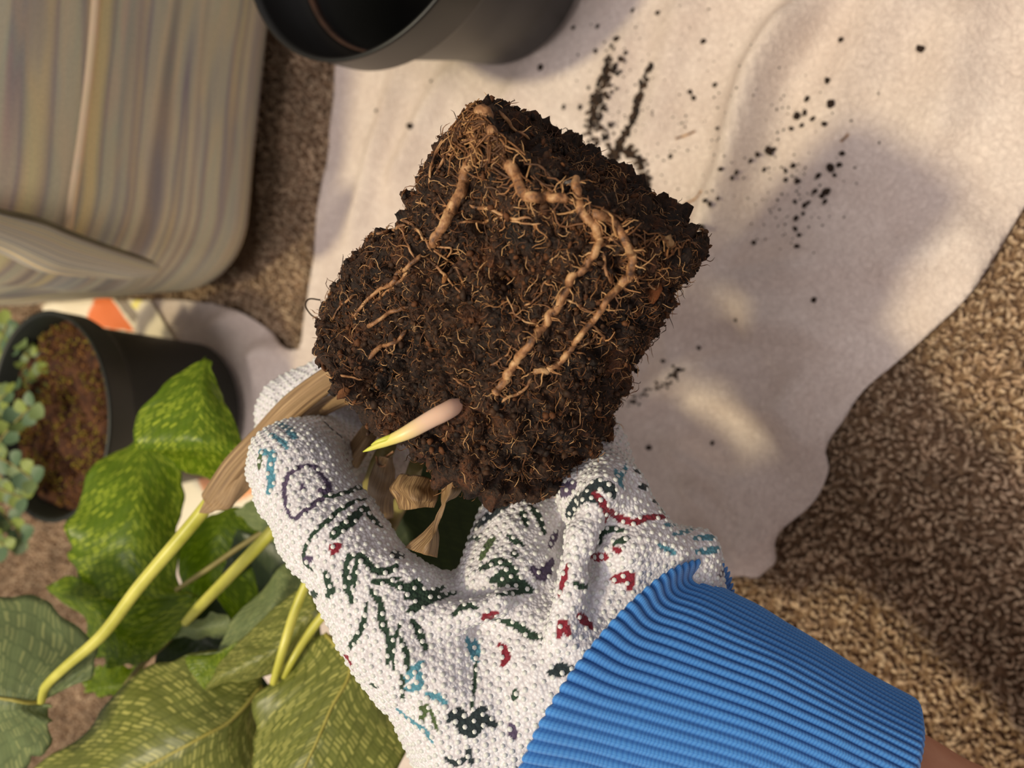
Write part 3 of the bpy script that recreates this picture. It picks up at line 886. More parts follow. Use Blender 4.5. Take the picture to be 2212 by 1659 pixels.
mew = mesh_np('paper_wrapper', Vw, grid_faces(nu, nv), M['paper'])
aw = mew.color_attributes.new('tint', 'FLOAT_COLOR', 'POINT'); aw.data.foreach_set('color', colw.ravel())
ow = link('paper_wrapper', mew, label='crumpled cream paper wrapper with orange print under the small pot', cat='wrapper')
sm = ow.modifiers.new('thick', 'SOLIDIFY'); sm.thickness = 0.0003; sm.offset = 1

# ------------------------------------------------------------------ soil crumbs on the cloth
cr = [(835, 180), (1432, 187), (1770, 222), (475, 180), (640, 57), (380, 115), (140, 293), (515, 245), (340, 378), (308, 465), (235, 462), (1375, 367), (1285, 435), (1240, 505), (1275, 495), (1310, 522), (1390, 470), (1260, 543), (1360, 543), (1213, 557),
      (1120, 655), (1140, 645), (1080, 680), (1055, 715), (1100, 735), (1190, 738), (1220, 715), (1240, 783), (1190, 775), (1010, 775), (995, 800), (1430, 662), (1418, 712), (1380, 725), (1400, 755), (1328, 757), (1365, 825), (1315, 823), (1345, 845), (1358, 870),
      (1285, 875), (1230, 870), (1270, 885), (1265, 920), (1235, 942), (1233, 988), (1253, 1018), (1250, 1072), (1060, 1050), (890, 1020), (920, 920), (905, 908), (945, 893), (965, 780), (915, 572), (700, 678), (825, 1195), (1318, 1295), (985, 1380), (700, 1555),
      (770, 1590), (835, 1500), (780, 400), (885, 368), (795, 425), (530, 45), (370, 218), (450, 210)]
big = {(825, 1195): 2.4, (890, 1020): 1.7, (1390, 470): 1.6, (1770, 222): 1.5, (1380, 725): 1.7, (1120, 655): 1.7, (1240, 505): 1.4, (140, 293): 1.4, (475, 180): 1.4, (1235, 942): 1.4, (1285, 435): 1.4, (308, 465): 1.4, (1365, 825): 1.4}
spots = [(1100 + x * 0.5027, y * 0.5027, big.get((x, y), 1.0)) for x, y in cr] + [(820, 243, 1.4), (905, 282, 1.6), (1405, 966, 1.3), (1540, 957, 1.0), (1240, 60, 1.0), (940, 180, 0.8)]
cme = []
iv1, if1 = ico(1)
for k in range(5):
    d_ = 1 + 0.35 * fbm(iv1 * 1.6 + k * 7.3, 3, 40 + k)
    cme.append(mesh_np('soil_crumb', iv1 * d_[:, None] * np.array([1.15, 0.9, 0.75]), if1, simple_noise_mat('dark_crumb_%d' % k, [srgb(26, 18, 14), srgb(52, 36, 26)], 5, 0.9, 0.0) if k == 0 else cme[0].materials[0], True))
for i, (x, y, k) in enumerate(spots):
    g = G(x, y, 0.007)
    zc = cloth_z(g[0], g[1])
    lab = {(1515, 601): 'largest dark soil clump in the fold beside the right corner of the root ball', (1547, 513): 'round dark soil clump on the fold right of the root ball', (1799, 236): 'round dark crumb at the upper right of the crumb cluster', (1990, 112): 'lone dark soil crumb far up right on the cloth',
           (1170, 147): 'lone soil crumb just below the black pot', (820, 243): 'lone soil crumb on the cloth edge nearest the sofa', (905, 282): 'larger soil crumb on the cloth left of the root ball', (1405, 966): 'soil crumb on the cloth beside the gloved thumb', (1540, 957): 'smaller soil crumb right of the one by the thumb',
           (1633, 528): 'single crumb standing apart below the main cluster'}
    lb = [v for (a_, b_), v in lab.items() if abs(a_ - x) < 4 and abs(b_ - y) < 4]
    if lb: o = link('soil_crumb', cme[i % 5], label=lb[0], cat='soil crumb')
    elif x < 1480: o = link('soil_crumb', cme[i % 5], label='small dark soil crumb on the sunlit cloth between black pot and fold', cat='soil crumb', group='soil crumbs on the sunlit cloth')
    elif x < 1600: o = link('soil_crumb', cme[i % 5], label='small dark soil crumb lying along the long cloth fold', cat='soil crumb', group='soil crumbs along the fold')
    else: o = link('soil_crumb', cme[i % 5], label='small dark soil crumb in the loose cluster right of the fold', cat='soil crumb', group='soil crumbs in the cluster right of the fold')
    r_ = 0.00125 * k * rng.uniform(0.85, 1.2)
    o.scale = (r_ * rng.uniform(0.9, 1.3), r_, r_)
    o.rotation_euler = (0, 0, rng.uniform(0, 6.28))
    o.location = (g[0], g[1], zc + r_ * 0.45)
def spill(name, px_list, n, spread, label, smin=0.0005, smax=0.0016):
    bag = Bag()
    pl = catmull(GL(px_list, 0.007)[:, :2], 100)
    idx = rng.integers(0, 100, n)
    p = pl[idx] + rng.normal(size=(n, 2)) * spread
    zc = np.array([cloth_z(a_, b_) for a_, b_ in p])
    sz = rng.uniform(smin, smax, n)
    V, F_ = stamp(iv1, if1, np.c_[p, zc + sz * 0.5], rand_rot(n), np.c_[sz * 1.3, sz, sz * 0.8])
    c_ = np.array([srgb(30, 22, 18), srgb(48, 34, 26), srgb(64, 46, 32)])[rng.integers(0, 3, n)]
    bag.add(V, F_, np.repeat(c_, len(iv1), 0))
    return link(name, bag.mesh(name, M['tint']), label=label, cat='soil', kind='stuff')
spill('spilled_soil', [(1330, 140), (1318, 190), (1295, 230), (1290, 270), (1310, 300)], 240, 0.0042, 'patch of spilled dark soil on the cloth behind the root ball')
spill('spilled_soil', [(1405, 150), (1392, 195), (1378, 240), (1365, 285), (1340, 318), (1325, 345), (1360, 330), (1385, 350), (1398, 390), (1402, 415)], 360, 0.0016, 'curving trail of spilled dark soil on the cloth right of the root ball')
spill('spilled_soil', [(1300, 60), (1350, 250), (1480, 300), (1560, 200)], 130, 0.022, 'fine dark soil dust sprinkled on the sunlit cloth', 0.0003, 0.0007)
spill('spilled_soil', [(1740, 200), (1700, 330), (1720, 460), (1620, 400)], 120, 0.018, 'fine dark soil specks around the crumbs right of the fold', 0.0003, 0.0007)
spill('spilled_soil', [(1380, 870), (1420, 845), (1470, 820), (1490, 800)], 60, 0.0015, 'short line of dark soil in the cloth fold by the thumb', 0.0004, 0.0009)
for (a_, b_) in (((1480, 440), (1535, 428)), ((1815, 305), (1832, 288)), ((1460, 300), (1500, 283))):
    P = catmull(np.array([G(*map(float, a_), 0.010), G(*map(float, ((a_[0] + b_[0]) / 2, (a_[1] + b_[1]) / 2 - 3)), 0.0125), G(*map(float, b_), 0.010)]), 8)
    P[:, 2] = [cloth_z(p[0], p[1]) + 0.0007 for p in P]
    tube('root_fragment', P, 0.0006, M['root'], None, 6, label={1480: 'thin grey root fragment lying on cloth right of the root ball', 1815: 'tiny brown root fragment beside the scattered crumbs', 1460: 'pale thin root fragment on the sunlit cloth'}[a_[0]], cat='root fragment')

# ================================================================== the plant held in the hand
plant = thing('calathea_plant', tuple(W(985., 940., 0.27)), 'uprooted green mosaic leaved plant with exposed brown root ball held in a gloved hand', 'plant')
# ------------------------------------------------------------------ root ball
Cb = W(1274., 376., 0.222); Ct = W(1000., 830., 0.257)
ax = Ct - Cb; Lb = np.linalg.norm(ax); ax = ax / Lb
e1 = np.cross(ax, -FWD); e1 /= np.linalg.norm(e1); e2 = np.cross(ax, e1)
if e2 @ (CAM - Cb) < 0: e2 = -e2; e1 = -e1          # e2 points to the camera
ang_n = 590
def ball_radius(t, a):
    r = 0.0366 + (0.0488 - 0.0366) * t ** 0.9
    sq = 1 + 0.03 * np.cos(4 * (a + 0.4))
    return r * sq
rows = []
ctr = []
for q_ in np.linspace(0.02, 1, 40)[:-1]:                # bottom cap
    rows.append((0.0, q_, -0.0))
for t in np.linspace(0, 1, 330):
    rows.append((t, 1.0, 0.0))
for q_ in np.linspace(1, 0.02, 70)[1:]:                 # crown end, rounded
    rows.append((1.0, q_, 0.012 * math.sqrt(1 - q_ ** 2)))
rows = np.array(rows)
aa = np.linspace(0, 2 * math.pi, ang_n, endpoint=False)
T_, Q_, E_ = rows[:, 0][:, None], rows[:, 1][:, None], rows[:, 2][:, None]
R_ = ball_radius(T_, aa[None]) * Q_
edge_round = np.clip((0.06 - T_) / 0.06, 0, 1) ** 2 * 0.0025
R_ = R_ - edge_round * (Q_ >= 1)
S_ = (T_ * Lb + E_) * np.ones_like(R_)
Vb = Cb + S_[..., None] * ax + (R_ * np.cos(aa))[..., None] * e1 + (R_ * np.sin(aa))[..., None] * e2
Vb = Vb.reshape(-1, 3)
Fb = grid_faces(len(rows), ang_n, True)
def vert_normals(V, F_):
    a = V[F_[:, 0]]; n = np.cross(V[F_[:, 2]] - a, V[F_[:, 3 if F_.shape[1] == 4 else 1]] - V[F_[:, 1]] if F_.shape[1] == 4 else V[F_[:, 1]] - a)
    out = np.zeros_like(V)
    for k in range(F_.shape[1]): np.add.at(out, F_[:, k], n)
    return out / (np.linalg.norm(out, axis=1)[:, None] + 1e-15)
nb_ = vert_normals(Vb, Fb)
cen = Cb + ax * Lb * 0.5
if np.mean(np.sum(nb_ * (Vb - cen), 1)) < 0: nb_ = -nb_; Fb = Fb[:, ::-1]
p_ = Vb
crown = np.clip(((p_ - Cb) @ ax / Lb - 0.72) / 0.28, 0, 1)
disp = 0.0021 * fbm(p_ * 75, 2, 1) + (0.0024 + 0.0022 * crown) * (np.abs(vnoise(p_ * 165, 5)) * 2 - 0.6) + 0.0011 * (np.abs(vnoise(p_ * 420, 6)) * 2 - 0.6) + 0.0006 * vnoise(p_ * 1000, 7) + 0.00035 * vnoise(p_ * 2300, 8)
pit = np.clip(vnoise(p_ * 120, 19) - 0.42, 0, 1) * 0.012
disp = disp - pit
def bump_at(px_, py_, dep, rad, amp):
    global disp
    c = W(float(px_), float(py_), dep)
    d_ = np.linalg.norm(p_ - c, axis=1)
    disp = disp + amp * np.exp(-(d_ / rad) ** 2)
bump_at(680, 730, 0.255, 0.014, 0.008)
bump_at(1060, 215, 0.222, 0.008, 0.004)
bump_at(1500, 545, 0.222, 0.008, 0.004)
bump_at(1050, 1030, 0.245, 0.012, 0.007)
bump_at(1240, 960, 0.25, 0.012, 0.004)
bump_at(900, 1010, 0.248, 0.010, 0.005)
Vb = Vb + nb_ * disp[:, None]
ball_bvh = bvh_of(Vb, Fb)
ball = link('root_ball', mesh_np('root_ball', Vb, Fb, M['soil']), plant, label='dark brown root ball of damp potting soil keeping the pot shape')
nb_ = vert_normals(Vb, Fb)
if np.mean(np.sum(nb_ * (Vb - cen), 1)) < 0: nb_ = -nb_

# crumbs of soil on the ball
bag = Bag()
nsel = 9000
sel = rng.integers(ang_n * 3, len(Vb) - ang_n * 3, nsel)
keep = (nb_[sel] @ (-FWD)) > -0.35
sel = sel[keep]; n = len(sel)
sz = 0.00028 + 0.0009 * rng.random(n) ** 4.0
ivc, ifc = ico(0)
V, F_ = stamp(ivc, ifc, Vb[sel] + nb_[sel] * (sz * 0.3)[:, None], rand_rot(n), np.c_[sz * rng.uniform(0.9, 1.6, n), sz, sz * rng.uniform(0.6, 1, n)])
V = V + 0.0004 * np.stack([vnoise(V * 900, 61), vnoise(V * 900, 62), vnoise(V * 900, 63)], -1)
cc_ = np.array([srgb(32, 20, 13), srgb(50, 32, 19), srgb(66, 42, 24), srgb(92, 56, 30), srgb(56, 36, 22)])[rng.integers(0, 5, n)]
bag.add(V, F_, np.repeat(cc_, len(ivc), 0))
link('soil_crumbs', bag.mesh('soil_crumbs', M['tint'], False), ball, kind='stuff', label='loose soil crumbs')
# fine fibres
bag = Bag()
def fibre_template():
    t = np.linspace(0, 1, 5); k = rng.uniform(-1, 1, 4)
    P = np.stack([t * (1 - 0.3 * abs(k[3])), 0.4 * k[0] * np.sin(t * 3.1) + 0.16 * k[1] * np.sin(6 * t), 0.2 * (0.3 + abs(k[2])) * np.sin(t * 3.1) - 0.06 * t], 1)
    return tube_arrays(P, 0.035 * np.array([0.7, 1, 1, 0.8, 0.3]), 4, caps=False)
for k in range(8):
    tv, tf = fibre_template(); n = 2300
    sel = rng.integers(ang_n * 3, len(Vb) - ang_n * 3, n)
    sel = sel[(nb_[sel] @ (-FWD)) > -0.4]; n = len(sel)
    nn = nb_[sel] + 0.35 * rng.normal(size=(n, 3)); nn /= np.linalg.norm(nn, axis=1)[:, None]
    L = 0.0012 + 0.005 * rng.random(n) ** 3.0
    sxyz = np.c_[L, np.clip(L, 0.0018, 0.0036), np.clip(L, 0.0018, 0.0036)]
    V, F_ = stamp(tv, tf[0], Vb[sel] + nn * 0.0001, rot_to(nn), sxyz)
    pal = np.array([srgb(84, 52, 30), srgb(118, 76, 42), srgb(150, 106, 64), srgb(196, 152, 104), srgb(104, 64, 34), srgb(64, 40, 24)])
    bag.add(V, F_, np.repeat(pal[rng.integers(0, 6, n)], len(tv), 0))
link('root_fibres', bag.mesh('root_fibres', M['tint_fiber']), ball, kind='stuff', label='fine hair roots and peat fibres')

# visible roots
def surf_path(pxs, lift, n):
    out = []
    for (x, y) in catmull(pxs, n):
        h_, n_ = hit(ball_bvh, x, y)
        if h_ is None or np.linalg.norm(h_ - CAM) > 0.36: continue
        out.append(np.r_[h_, n_])
    out = np.array(out)
    if len(out) < 4: return None
    P, Nn = out[:, :3], out[:, 3:]
    for _ in range(3):
        P[1:-1] = 0.5 * P[1:-1] + 0.25 * (P[:-2] + P[2:]); Nn[1:-1] = 0.5 * Nn[1:-1] + 0.25 * (Nn[:-2] + Nn[2:])
    Nn = Nn / np.linalg.norm(Nn, axis=1)[:, None]
    return P + Nn * lift, Nn
main_roots = [([(1043, 246), (1040, 270), (1030, 330), (1010, 375), (985, 430), (960, 480), (936, 528)], 13, 9),
              ([(1062, 285), (1078, 315), (1108, 365), (1128, 408), (1150, 424), (1195, 424), (1222, 424)], 11, 9),
              ([(1240, 388), (1246, 430), (1268, 468), (1290, 498), (1292, 530), (1266, 568), (1235, 605), (1222, 622)], 9, 7),
              ([(1285, 465), (1328, 480), (1342, 508), (1364, 545), (1370, 580), (1345, 620), (1300, 660), (1262, 702), (1228, 752), (1198, 792), (1148, 812)], 10, 6),
              ([(1226, 618), (1205, 655), (1178, 692), (1150, 730), (1112, 785), (1086, 825), (1066, 852)], 7, 9)]
minor_roots = [([(862, 598), (822, 625), (792, 650), (768, 686)], 5, 3.5), ([(882, 592), (848, 620), (802, 662)], 4, 3), ([(905, 555), (878, 580), (852, 602)], 4, 5), ([(884, 664), (850, 670), (822, 690), (798, 706)], 4, 5),
               ([(880, 716), (852, 744), (822, 752), (798, 778)], 4, 5), ([(800, 510), (842, 500), (884, 492)], 3, 3), ([(868, 480), (902, 495), (912, 520)], 4, 3), ([(916, 512), (926, 536), (962, 560), (986, 578), (1000, 612), (1003, 632)], 2.5, 2),
               ([(1012, 440), (1060, 448), (1100, 466), (1150, 472)], 4, 2.5), ([(990, 480), (1040, 478), (1086, 464)], 3, 2.5), ([(842, 480), (872, 502), (880, 530), (892, 562)], 2.5, 2), ([(960, 555), (975, 530), (940, 530)], 2, 2),
               ([(920, 562), (950, 585), (972, 610), (1000, 636)], 3, 2), ([(978, 820), (1002, 832), (1030, 832)], 2.5, 2), ([(690, 800), (720, 812), (790, 815)], 3, 2), ([(1210, 640), (1255, 660), (1300, 690)], 3, 2.5), ([(1180, 600), (1160, 640), (1130, 660)], 2, 2),
               ([(1300, 540), (1310, 590), (1330, 625)], 3.5, 2.5), ([(1335, 520), (1300, 515)], 3, 3), ([(1250, 690), (1300, 720), (1290, 745), (1240, 730)], 3, 2), ([(1230, 750), (1262, 740), (1290, 715)], 3, 2), ([(1200, 790), (1230, 760), (1260, 765)], 2.5, 2),
               ([(1060, 790), (1090, 770), (1110, 740)], 2.2, 1.8), ([(1160, 700), (1120, 690), (1090, 640)], 2, 1.6), ([(1000, 260), (970, 330), (940, 380)], 4, 2.5), ([(960, 300), (935, 350), (925, 400)], 3.5, 2.5), ([(1075, 240), (1110, 280), (1140, 300)], 4, 3), ([(890, 400), (860, 440), (850, 470)], 2.5, 2),
               ([(1370, 590), (1410, 620), (1440, 640)], 3, 2), ([(1150, 820), (1120, 850), (1085, 868)], 4, 3), ([(900, 440), (930, 450), (950, 470)], 2.5, 2), ([(770, 640), (740, 660), (720, 690)], 2.5, 2), ([(1100, 470), (1130, 478), (1165, 480)], 2, 1.5)]
hairs = Bag()
for k, (pxs, w0, w1) in enumerate(main_roots + minor_roots):
    n = 14 * len(pxs) if k < len(main_roots) else 7 * len(pxs)
    res = surf_path(pxs, 0.0004, n)
    if res is None: continue
    P, Nn = res; n = len(P)
    dep = (P - CAM) @ FWD
    R = np.linspace(w0, w1, n) * dep / FPX * (1.22 if k < len(main_roots) else 1.1)
    R = R * (1 + 0.22 * vnoise(P * 260, 70 + k))
    P = P + 0.0007 * np.stack([vnoise(P * 120, 81), vnoise(P * 120, 82), vnoise(P * 120, 83)], -1) + Nn * (R * 0.35)[:, None]
    R[0] *= 0.12; R[1] *= 0.6; R[-2] *= 0.7; R[-1] *= 0.2
    tube('root', P, R, M['root'], ball, 9)
    # side rootlets
    for j in range(1, n - 1):
        if rng.random() < (0.62 if k in (3, 4) else 0.4 if k < len(main_roots) else 0.12):
            tdir = P[j + 1] - P[j - 1]; tdir /= np.linalg.norm(tdir)
            sd = np.cross(tdir, Nn[j]) * rng.choice([-1, 1]) + tdir * rng.uniform(-0.3, 0.9) + Nn[j] * rng.uniform(-0.05, 0.3)
            sd /= np.linalg.norm(sd)
            L = rng.uniform(0.0018, 0.0058)
            q = np.linspace(0, 1, 6)[:, None]
            curve = P[j] + sd * L * q + np.cross(sd, Nn[j]) * (rng.uniform(-0.8, 0.8) * L * q ** 2 + 0.18 * L * np.sin(q * rng.uniform(4, 9)) * q) - Nn[j] * (L * 0.3 * q ** 2)
            V, Fs = tube_arrays(curve, np.linspace(0.00032, 0.0001, 6) * rng.uniform(0.6, 1.2), 5, caps=False)
            hairs.add(V, Fs, np.array([srgb(166, 118, 74), srgb(120, 80, 48), srgb(190, 146, 98), srgb(96, 62, 38)])[rng.integers(0, 4)])
# matted roots along the bottom edge of the ball
for k in range(340):
    a0 = rng.uniform(0.1, 2.3) if k < 300 else rng.uniform(2.3, 3.6)
    if k < 260:
        a0 = rng.normal(2.75, 0.32)
    da = rng.uniform(0.05, 0.3) * rng.choice([-1, 1])
    tt_ = rng.normal(0.03, 0.05) if k < 260 else rng.uniform(-0.02, 0.03)
    q = np.linspace(0, 1, 7)
    ang = a0 + da * q; tq = tt_ + rng.normal(0, 0.03) * q + rng.normal(0, 0.02) * np.sin(q * rng.uniform(3, 7))
    tq = np.clip(tq, -0.012, 1)
    rr_ = ball_radius(np.clip(tq, 0, 1), ang) + rng.uniform(0.0004, 0.0018) - np.clip(-tq, 0, 1) * 0.1
    curve = Cb + (tq * Lb)[:, None] * ax + (rr_ * np.cos(ang))[:, None] * e1 + (rr_ * np.sin(ang))[:, None] * e2
    curve = curve + 0.0009 * np.stack([vnoise(curve * 300 + k, 91), vnoise(curve * 300 + k, 92), vnoise(curve * 300 + k, 93)], -1)
    V, Fs = tube_arrays(curve, rng.uniform(0.00013, 0.0003), 5, caps=False)
    hairs.add(V, Fs, np.array([srgb(138, 94, 56), srgb(108, 70, 40), srgb(172, 128, 82), srgb(84, 54, 32)])[rng.integers(0, 4)])
link('rootlets', hairs.mesh('rootlets', M['tint_fiber']), ball, kind='stuff', label='tangled pale rootlets')
# a loose wiry root on the left
tube('root', catmull(WL([(692, 648, .268), (668, 646, .268), (660, 660, .268), (672, 680, .268), (690, 690, .268)]), 24), 0.00028, simple_noise_mat('dark_wiry_root', [srgb(50, 38, 30), srgb(80, 62, 46)], 80, 0.6, 0), ball, 6)
tube('root', catmull(WL([(812, 985, .262), (818, 1005, .262), (832, 1006, .262), (832, 990, .262), (850, 975, .26)]), 24), 0.0004, M['root'], ball, 6)
# bark chips
for (x, y, s_, c_) in ((1412, 634, 0.0026, srgb(150, 88, 48)), (1441, 525, 0.0025, srgb(190, 150, 104)), (742, 846, 0.002, srgb(120, 76, 44)), (960, 605, 0.001, srgb(176, 120, 70)), (1236, 400, 0.002, srgb(170, 160, 150))):
    h_, n_ = hit(ball_bvh, x, y)
    if h_ is None: continue
    V = iv1 * (1 + 0.3 * fbm(iv1 * 2 + x, 2, 9))[:, None] * np.array([1.3, 0.7, 0.28]) * s_
    V = V @ rot_to(n_[None])[0].T + h_ + n_ * 0.0006
    link('bark_chip', mesh_np('bark_chip', V, if1, simple_noise_mat('bark_%d' % x, [tuple(v * 0.6 for v in c_[:3]) + (1,), c_], 600, 0.8, 0.4)), ball)

# ------------------------------------------------------------------ the pale young shoot
def surf_depth(x, y):
    h_, n_ = hit(ball_bvh, x, y)
    return (h_ - CAM) @ FWD if h_ is not None else 9.0
d0 = surf_depth(972, 884); d1 = min(surf_depth(x, y) for x, y in ((930, 906), (900, 922), (880, 934), (915, 900), (870, 945)))
sp = catmull(WL([(990, 872, d0 + .003), (968, 886, d0 - .001), (930, 906, min(d0, d1) - .003), (880, 934, min(d0, d1) - .0035), (830, 956, min(d0, d1) - .001), (784, 976, min(d0, d1) + .001)]), 40)
ds_ = min(d0, d1)
sr = np.interp(np.linspace(0, 1, 40), [0, 0.12, 0.3, 0.55, 0.8, 0.95, 1], [17, 19.5, 20, 17, 10, 4, 0.8]) * 0.206 / FPX
V, Fs = tube_arrays(sp, sr, 20)
uvv = np.vstack([np.stack(np.meshgrid(np.arange(20) / 20, np.linspace(0, 1, 40)), -1).reshape(-1, 2), [[0, 0], [0, 1]]])
sh = link('young_shoot', mesh_np('young_shoot', V, Fs, M['shoot'], uv=uvv), plant, label='pale pink pointed young shoot with yellow tip')
tv_, tf_ = tube_arrays(catmull(WL([(850, 942, ds_ - .0025), (830, 949, ds_ - .0024), (815, 954, ds_ - .002), (802, 961, ds_ - .0012)]), 10), np.array([6, 6, 6, 5.5, 5, 4.5, 4, 3, 2, 1]) * 0.215 / FPX, 8)
link('shoot_tip', mesh_np('shoot_tip', tv_, tf_, M['shoot'], uv=np.tile([[0.0, 0.95]], (len(tv_), 1))), sh)

# ------------------------------------------------------------------ leaves, stems, sheaths
def loft(name, rows, mat, parent, nu=26, nv=40, crinkle=0.0, seed=0, thick=0.0004, label=None, edge_wave=0.0, uvs=(1, 1)):
    """rows: list of [(x,y,d) ...] from base/tip; each row the same number of points, left to right"""
    R_ = np.array([[W(*map(float, p)) for p in row] for row in rows])        # rows x k x 3
    k = R_.shape[1]
    A_ = np.stack([catmull(R_[:, i], nv) for i in range(k)], 1)             # nv x k x 3
    S_ = np.stack([catmull(A_[i], nu) for i in range(nv)], 0)               # nv x nu x 3
    n = np.cross(np.gradient(S_, axis=1), np.gradient(S_, axis=0)); n /= np.linalg.norm(n, axis=-1, keepdims=True) + 1e-12
    if crinkle:
        S_ = S_ + n * (crinkle * fbm(S_ * 90 + seed * 3.1, 3, 100 + seed))[..., None]
    if edge_wave:
        u_ = np.linspace(-1, 1, nu)[None]; v_ = np.linspace(0, 1, nv)[:, None]
        ac = np.gradient(S_, axis=1); ac /= np.linalg.norm(ac, axis=-1, keepdims=True) + 1e-12
        jg = vnoise(np.stack([v_ * 13 + 0 * u_, np.sign(u_) * 3 + 0 * v_, np.full((nv, nu), seed * 1.7)], -1), 500)
        S_ = S_ + ac * (np.sign(u_) * np.abs(u_) ** 4 * edge_wave * 1.6 * jg)[..., None]
        S_ = S_ + n * (edge_wave * np.abs(u_) ** 3 * np.sin(v_ * 21 + 2.1 * np.sign(u_) + seed))[..., None]
    uv = np.stack(np.meshgrid(np.linspace(-uvs[0], uvs[0], nu), np.linspace(0, uvs[1], nv)), -1).reshape(-1, 2)
    me = mesh_np(name, S_.reshape(-1, 3), grid_faces(nv, nu), mat, uv=uv)
    o = link(name, me, parent, label=label)
    if thick:
        sm_ = o.modifiers.new('thick', 'SOLIDIFY'); sm_.thickness = thick; sm_.offset = 0
    return o, S_

def leaf(rows, mat='leaf', seed=0, rib=True, rib_px=4.0, wave=0.0012, label=None, nu=30, nv=44, ribmat='midrib', ub=1.0, near=0.0):
    rows = [[(x, y, d - near) for x, y, d in r_] for r_ in rows]
    o, S_ = loft('leaf', rows, M[mat], plant, nu, nv, 0.0006, seed, 0.00035, label, wave, (ub, 1))
    if rib:
        mid = S_[:, S_.shape[1] // 2]
        dep = ((mid - CAM) @ FWD).mean()
        n = np.cross(np.gradient(S_, axis=1), np.gradient(S_, axis=0))[:, S_.shape[1] // 2]
        n /= np.linalg.norm(n, axis=1)[:, None] + 1e-12
        sgn = np.sign(np.sum(n * (CAM - mid), 1))[:, None]
        tube('midrib', mid + n * sgn * 0.0003, np.linspace(rib_px, rib_px * 0.35, len(mid)) * dep / FPX, M[ribmat], o, 6)
    return o

# upper leaf, lit through
leaf([[(440, 777, .385), (445, 775, .385), (452, 778, .385)], [(398, 797, .38), (438, 818, .376), (464, 822, .379)], [(345, 846, .376), (434, 862, .368), (485, 866, .374)], [(291, 903, .374), (430, 912, .364), (511, 912, .371)],
      [(300, 963, .374), (427, 960, .363), (534, 968, .368)], [(345, 985, .385), (436, 992, .376), (533, 996, .374)], [(400, 1012, .396), (450, 1024, .39), (525, 1018, .382)], [(452, 1034, .40), (466, 1040, .398), (500, 1032, .39)]],
     'leaf_lime', 1, False, wave=0.0014, label='bright green leaf folded over near the dark pot')
# big leaf behind, left of the main stem
leaf([[(290, 955, .44), (310, 940, .44), (330, 950, .44)], [(232, 985, .435), (310, 990, .43), (386, 1000, .43)], [(188, 1030, .43), (300, 1050, .42), (388, 1060, .43)], [(166, 1092, .425), (290, 1110, .413), (387, 1130, .425)], [(150, 1150, .42), (282, 1170, .41), (386, 1195, .42)],
      [(141, 1190, .42), (278, 1225, .408), (390, 1250, .416)], [(168, 1225, .42), (280, 1265, .406), (400, 1280, .41)], [(172, 1292, .415), (285, 1298, .405), (425, 1288, .405)]], 'leaf_lime', 2, False, wave=0.002, label='large mosaic leaf hanging behind the long yellow stem')
# leaf below it (folded lower lobe)
leaf([[(100, 1262, .42), (104, 1270, .42), (106, 1285, .42)], [(150, 1243, .418), (165, 1290, .412), (180, 1330, .418)], [(190, 1262, .414), (215, 1330, .405), (186, 1398, .412)], [(300, 1290, .41), (270, 1380, .402), (216, 1424, .408)], [(420, 1286, .405), (330, 1385, .40), (250, 1440, .404)], [(430, 1300, .402), (380, 1370, .398), (318, 1430, .40)]],
     'leaf_lime', 3, False, wave=0.0015, label='yellow green leaf lobe with bright dashes beside the long stem')
leaf([[(205, 1440, .425), (200, 1460, .425), (178, 1468, .425)], [(235, 1435, .42), (225, 1475, .416), (185, 1490, .42)], [(275, 1440, .418), (262, 1480, .412), (215, 1503, .418)], [(318, 1425, .415), (290, 1470, .412), (255, 1500, .415)]], 'leaf_lime', 4, False, wave=0.001, label='small curled green leaf end above the bottom leaf')
# dark olive leaf
leaf([[(470, 1112, .45), (505, 1095, .45), (545, 1100, .45)], [(425, 1130, .447), (478, 1135, .442), (560, 1130, .445)], [(390, 1190, .444), (465, 1195, .438), (565, 1190, .44)], [(388, 1260, .44), (450, 1250, .434), (560, 1250, .436)], [(400, 1310, .438), (470, 1320, .43), (550, 1320, .434)], [(430, 1350, .436), (480, 1360, .43), (540, 1360, .432)]],
     'leaf_lime', 5, False, wave=0.001, label='shaded olive green leaf behind the short yellow stem')
leaf([[(505, 1103, .375), (508, 1107, .375), (512, 1112, .375)], [(545, 1080, .37), (550, 1110, .366), (545, 1138, .37)], [(585, 1050, .365), (600, 1120, .36), (590, 1170, .365)], [(640, 1060, .36), (650, 1130, .356), (640, 1190, .36)]], 'leaf_under', 6, False, wave=0.0005, label='pale leaf tip poking out beside the index finger')
leaf([[(480, 1240, .43), (500, 1250, .43), (520, 1240, .43)], [(500, 1180, .43), (540, 1200, .425), (600, 1190, .425)], [(520, 1150, .42), (590, 1170, .415), (660, 1180, .415)], [(560, 1300, .425), (620, 1290, .415), (680, 1290, .41)], [(540, 1420, .43), (620, 1420, .42), (700, 1420, .41)]], 'leaf_shaded', 7, False, wave=0.0, label='dark green leaf in the shade beneath the index finger')
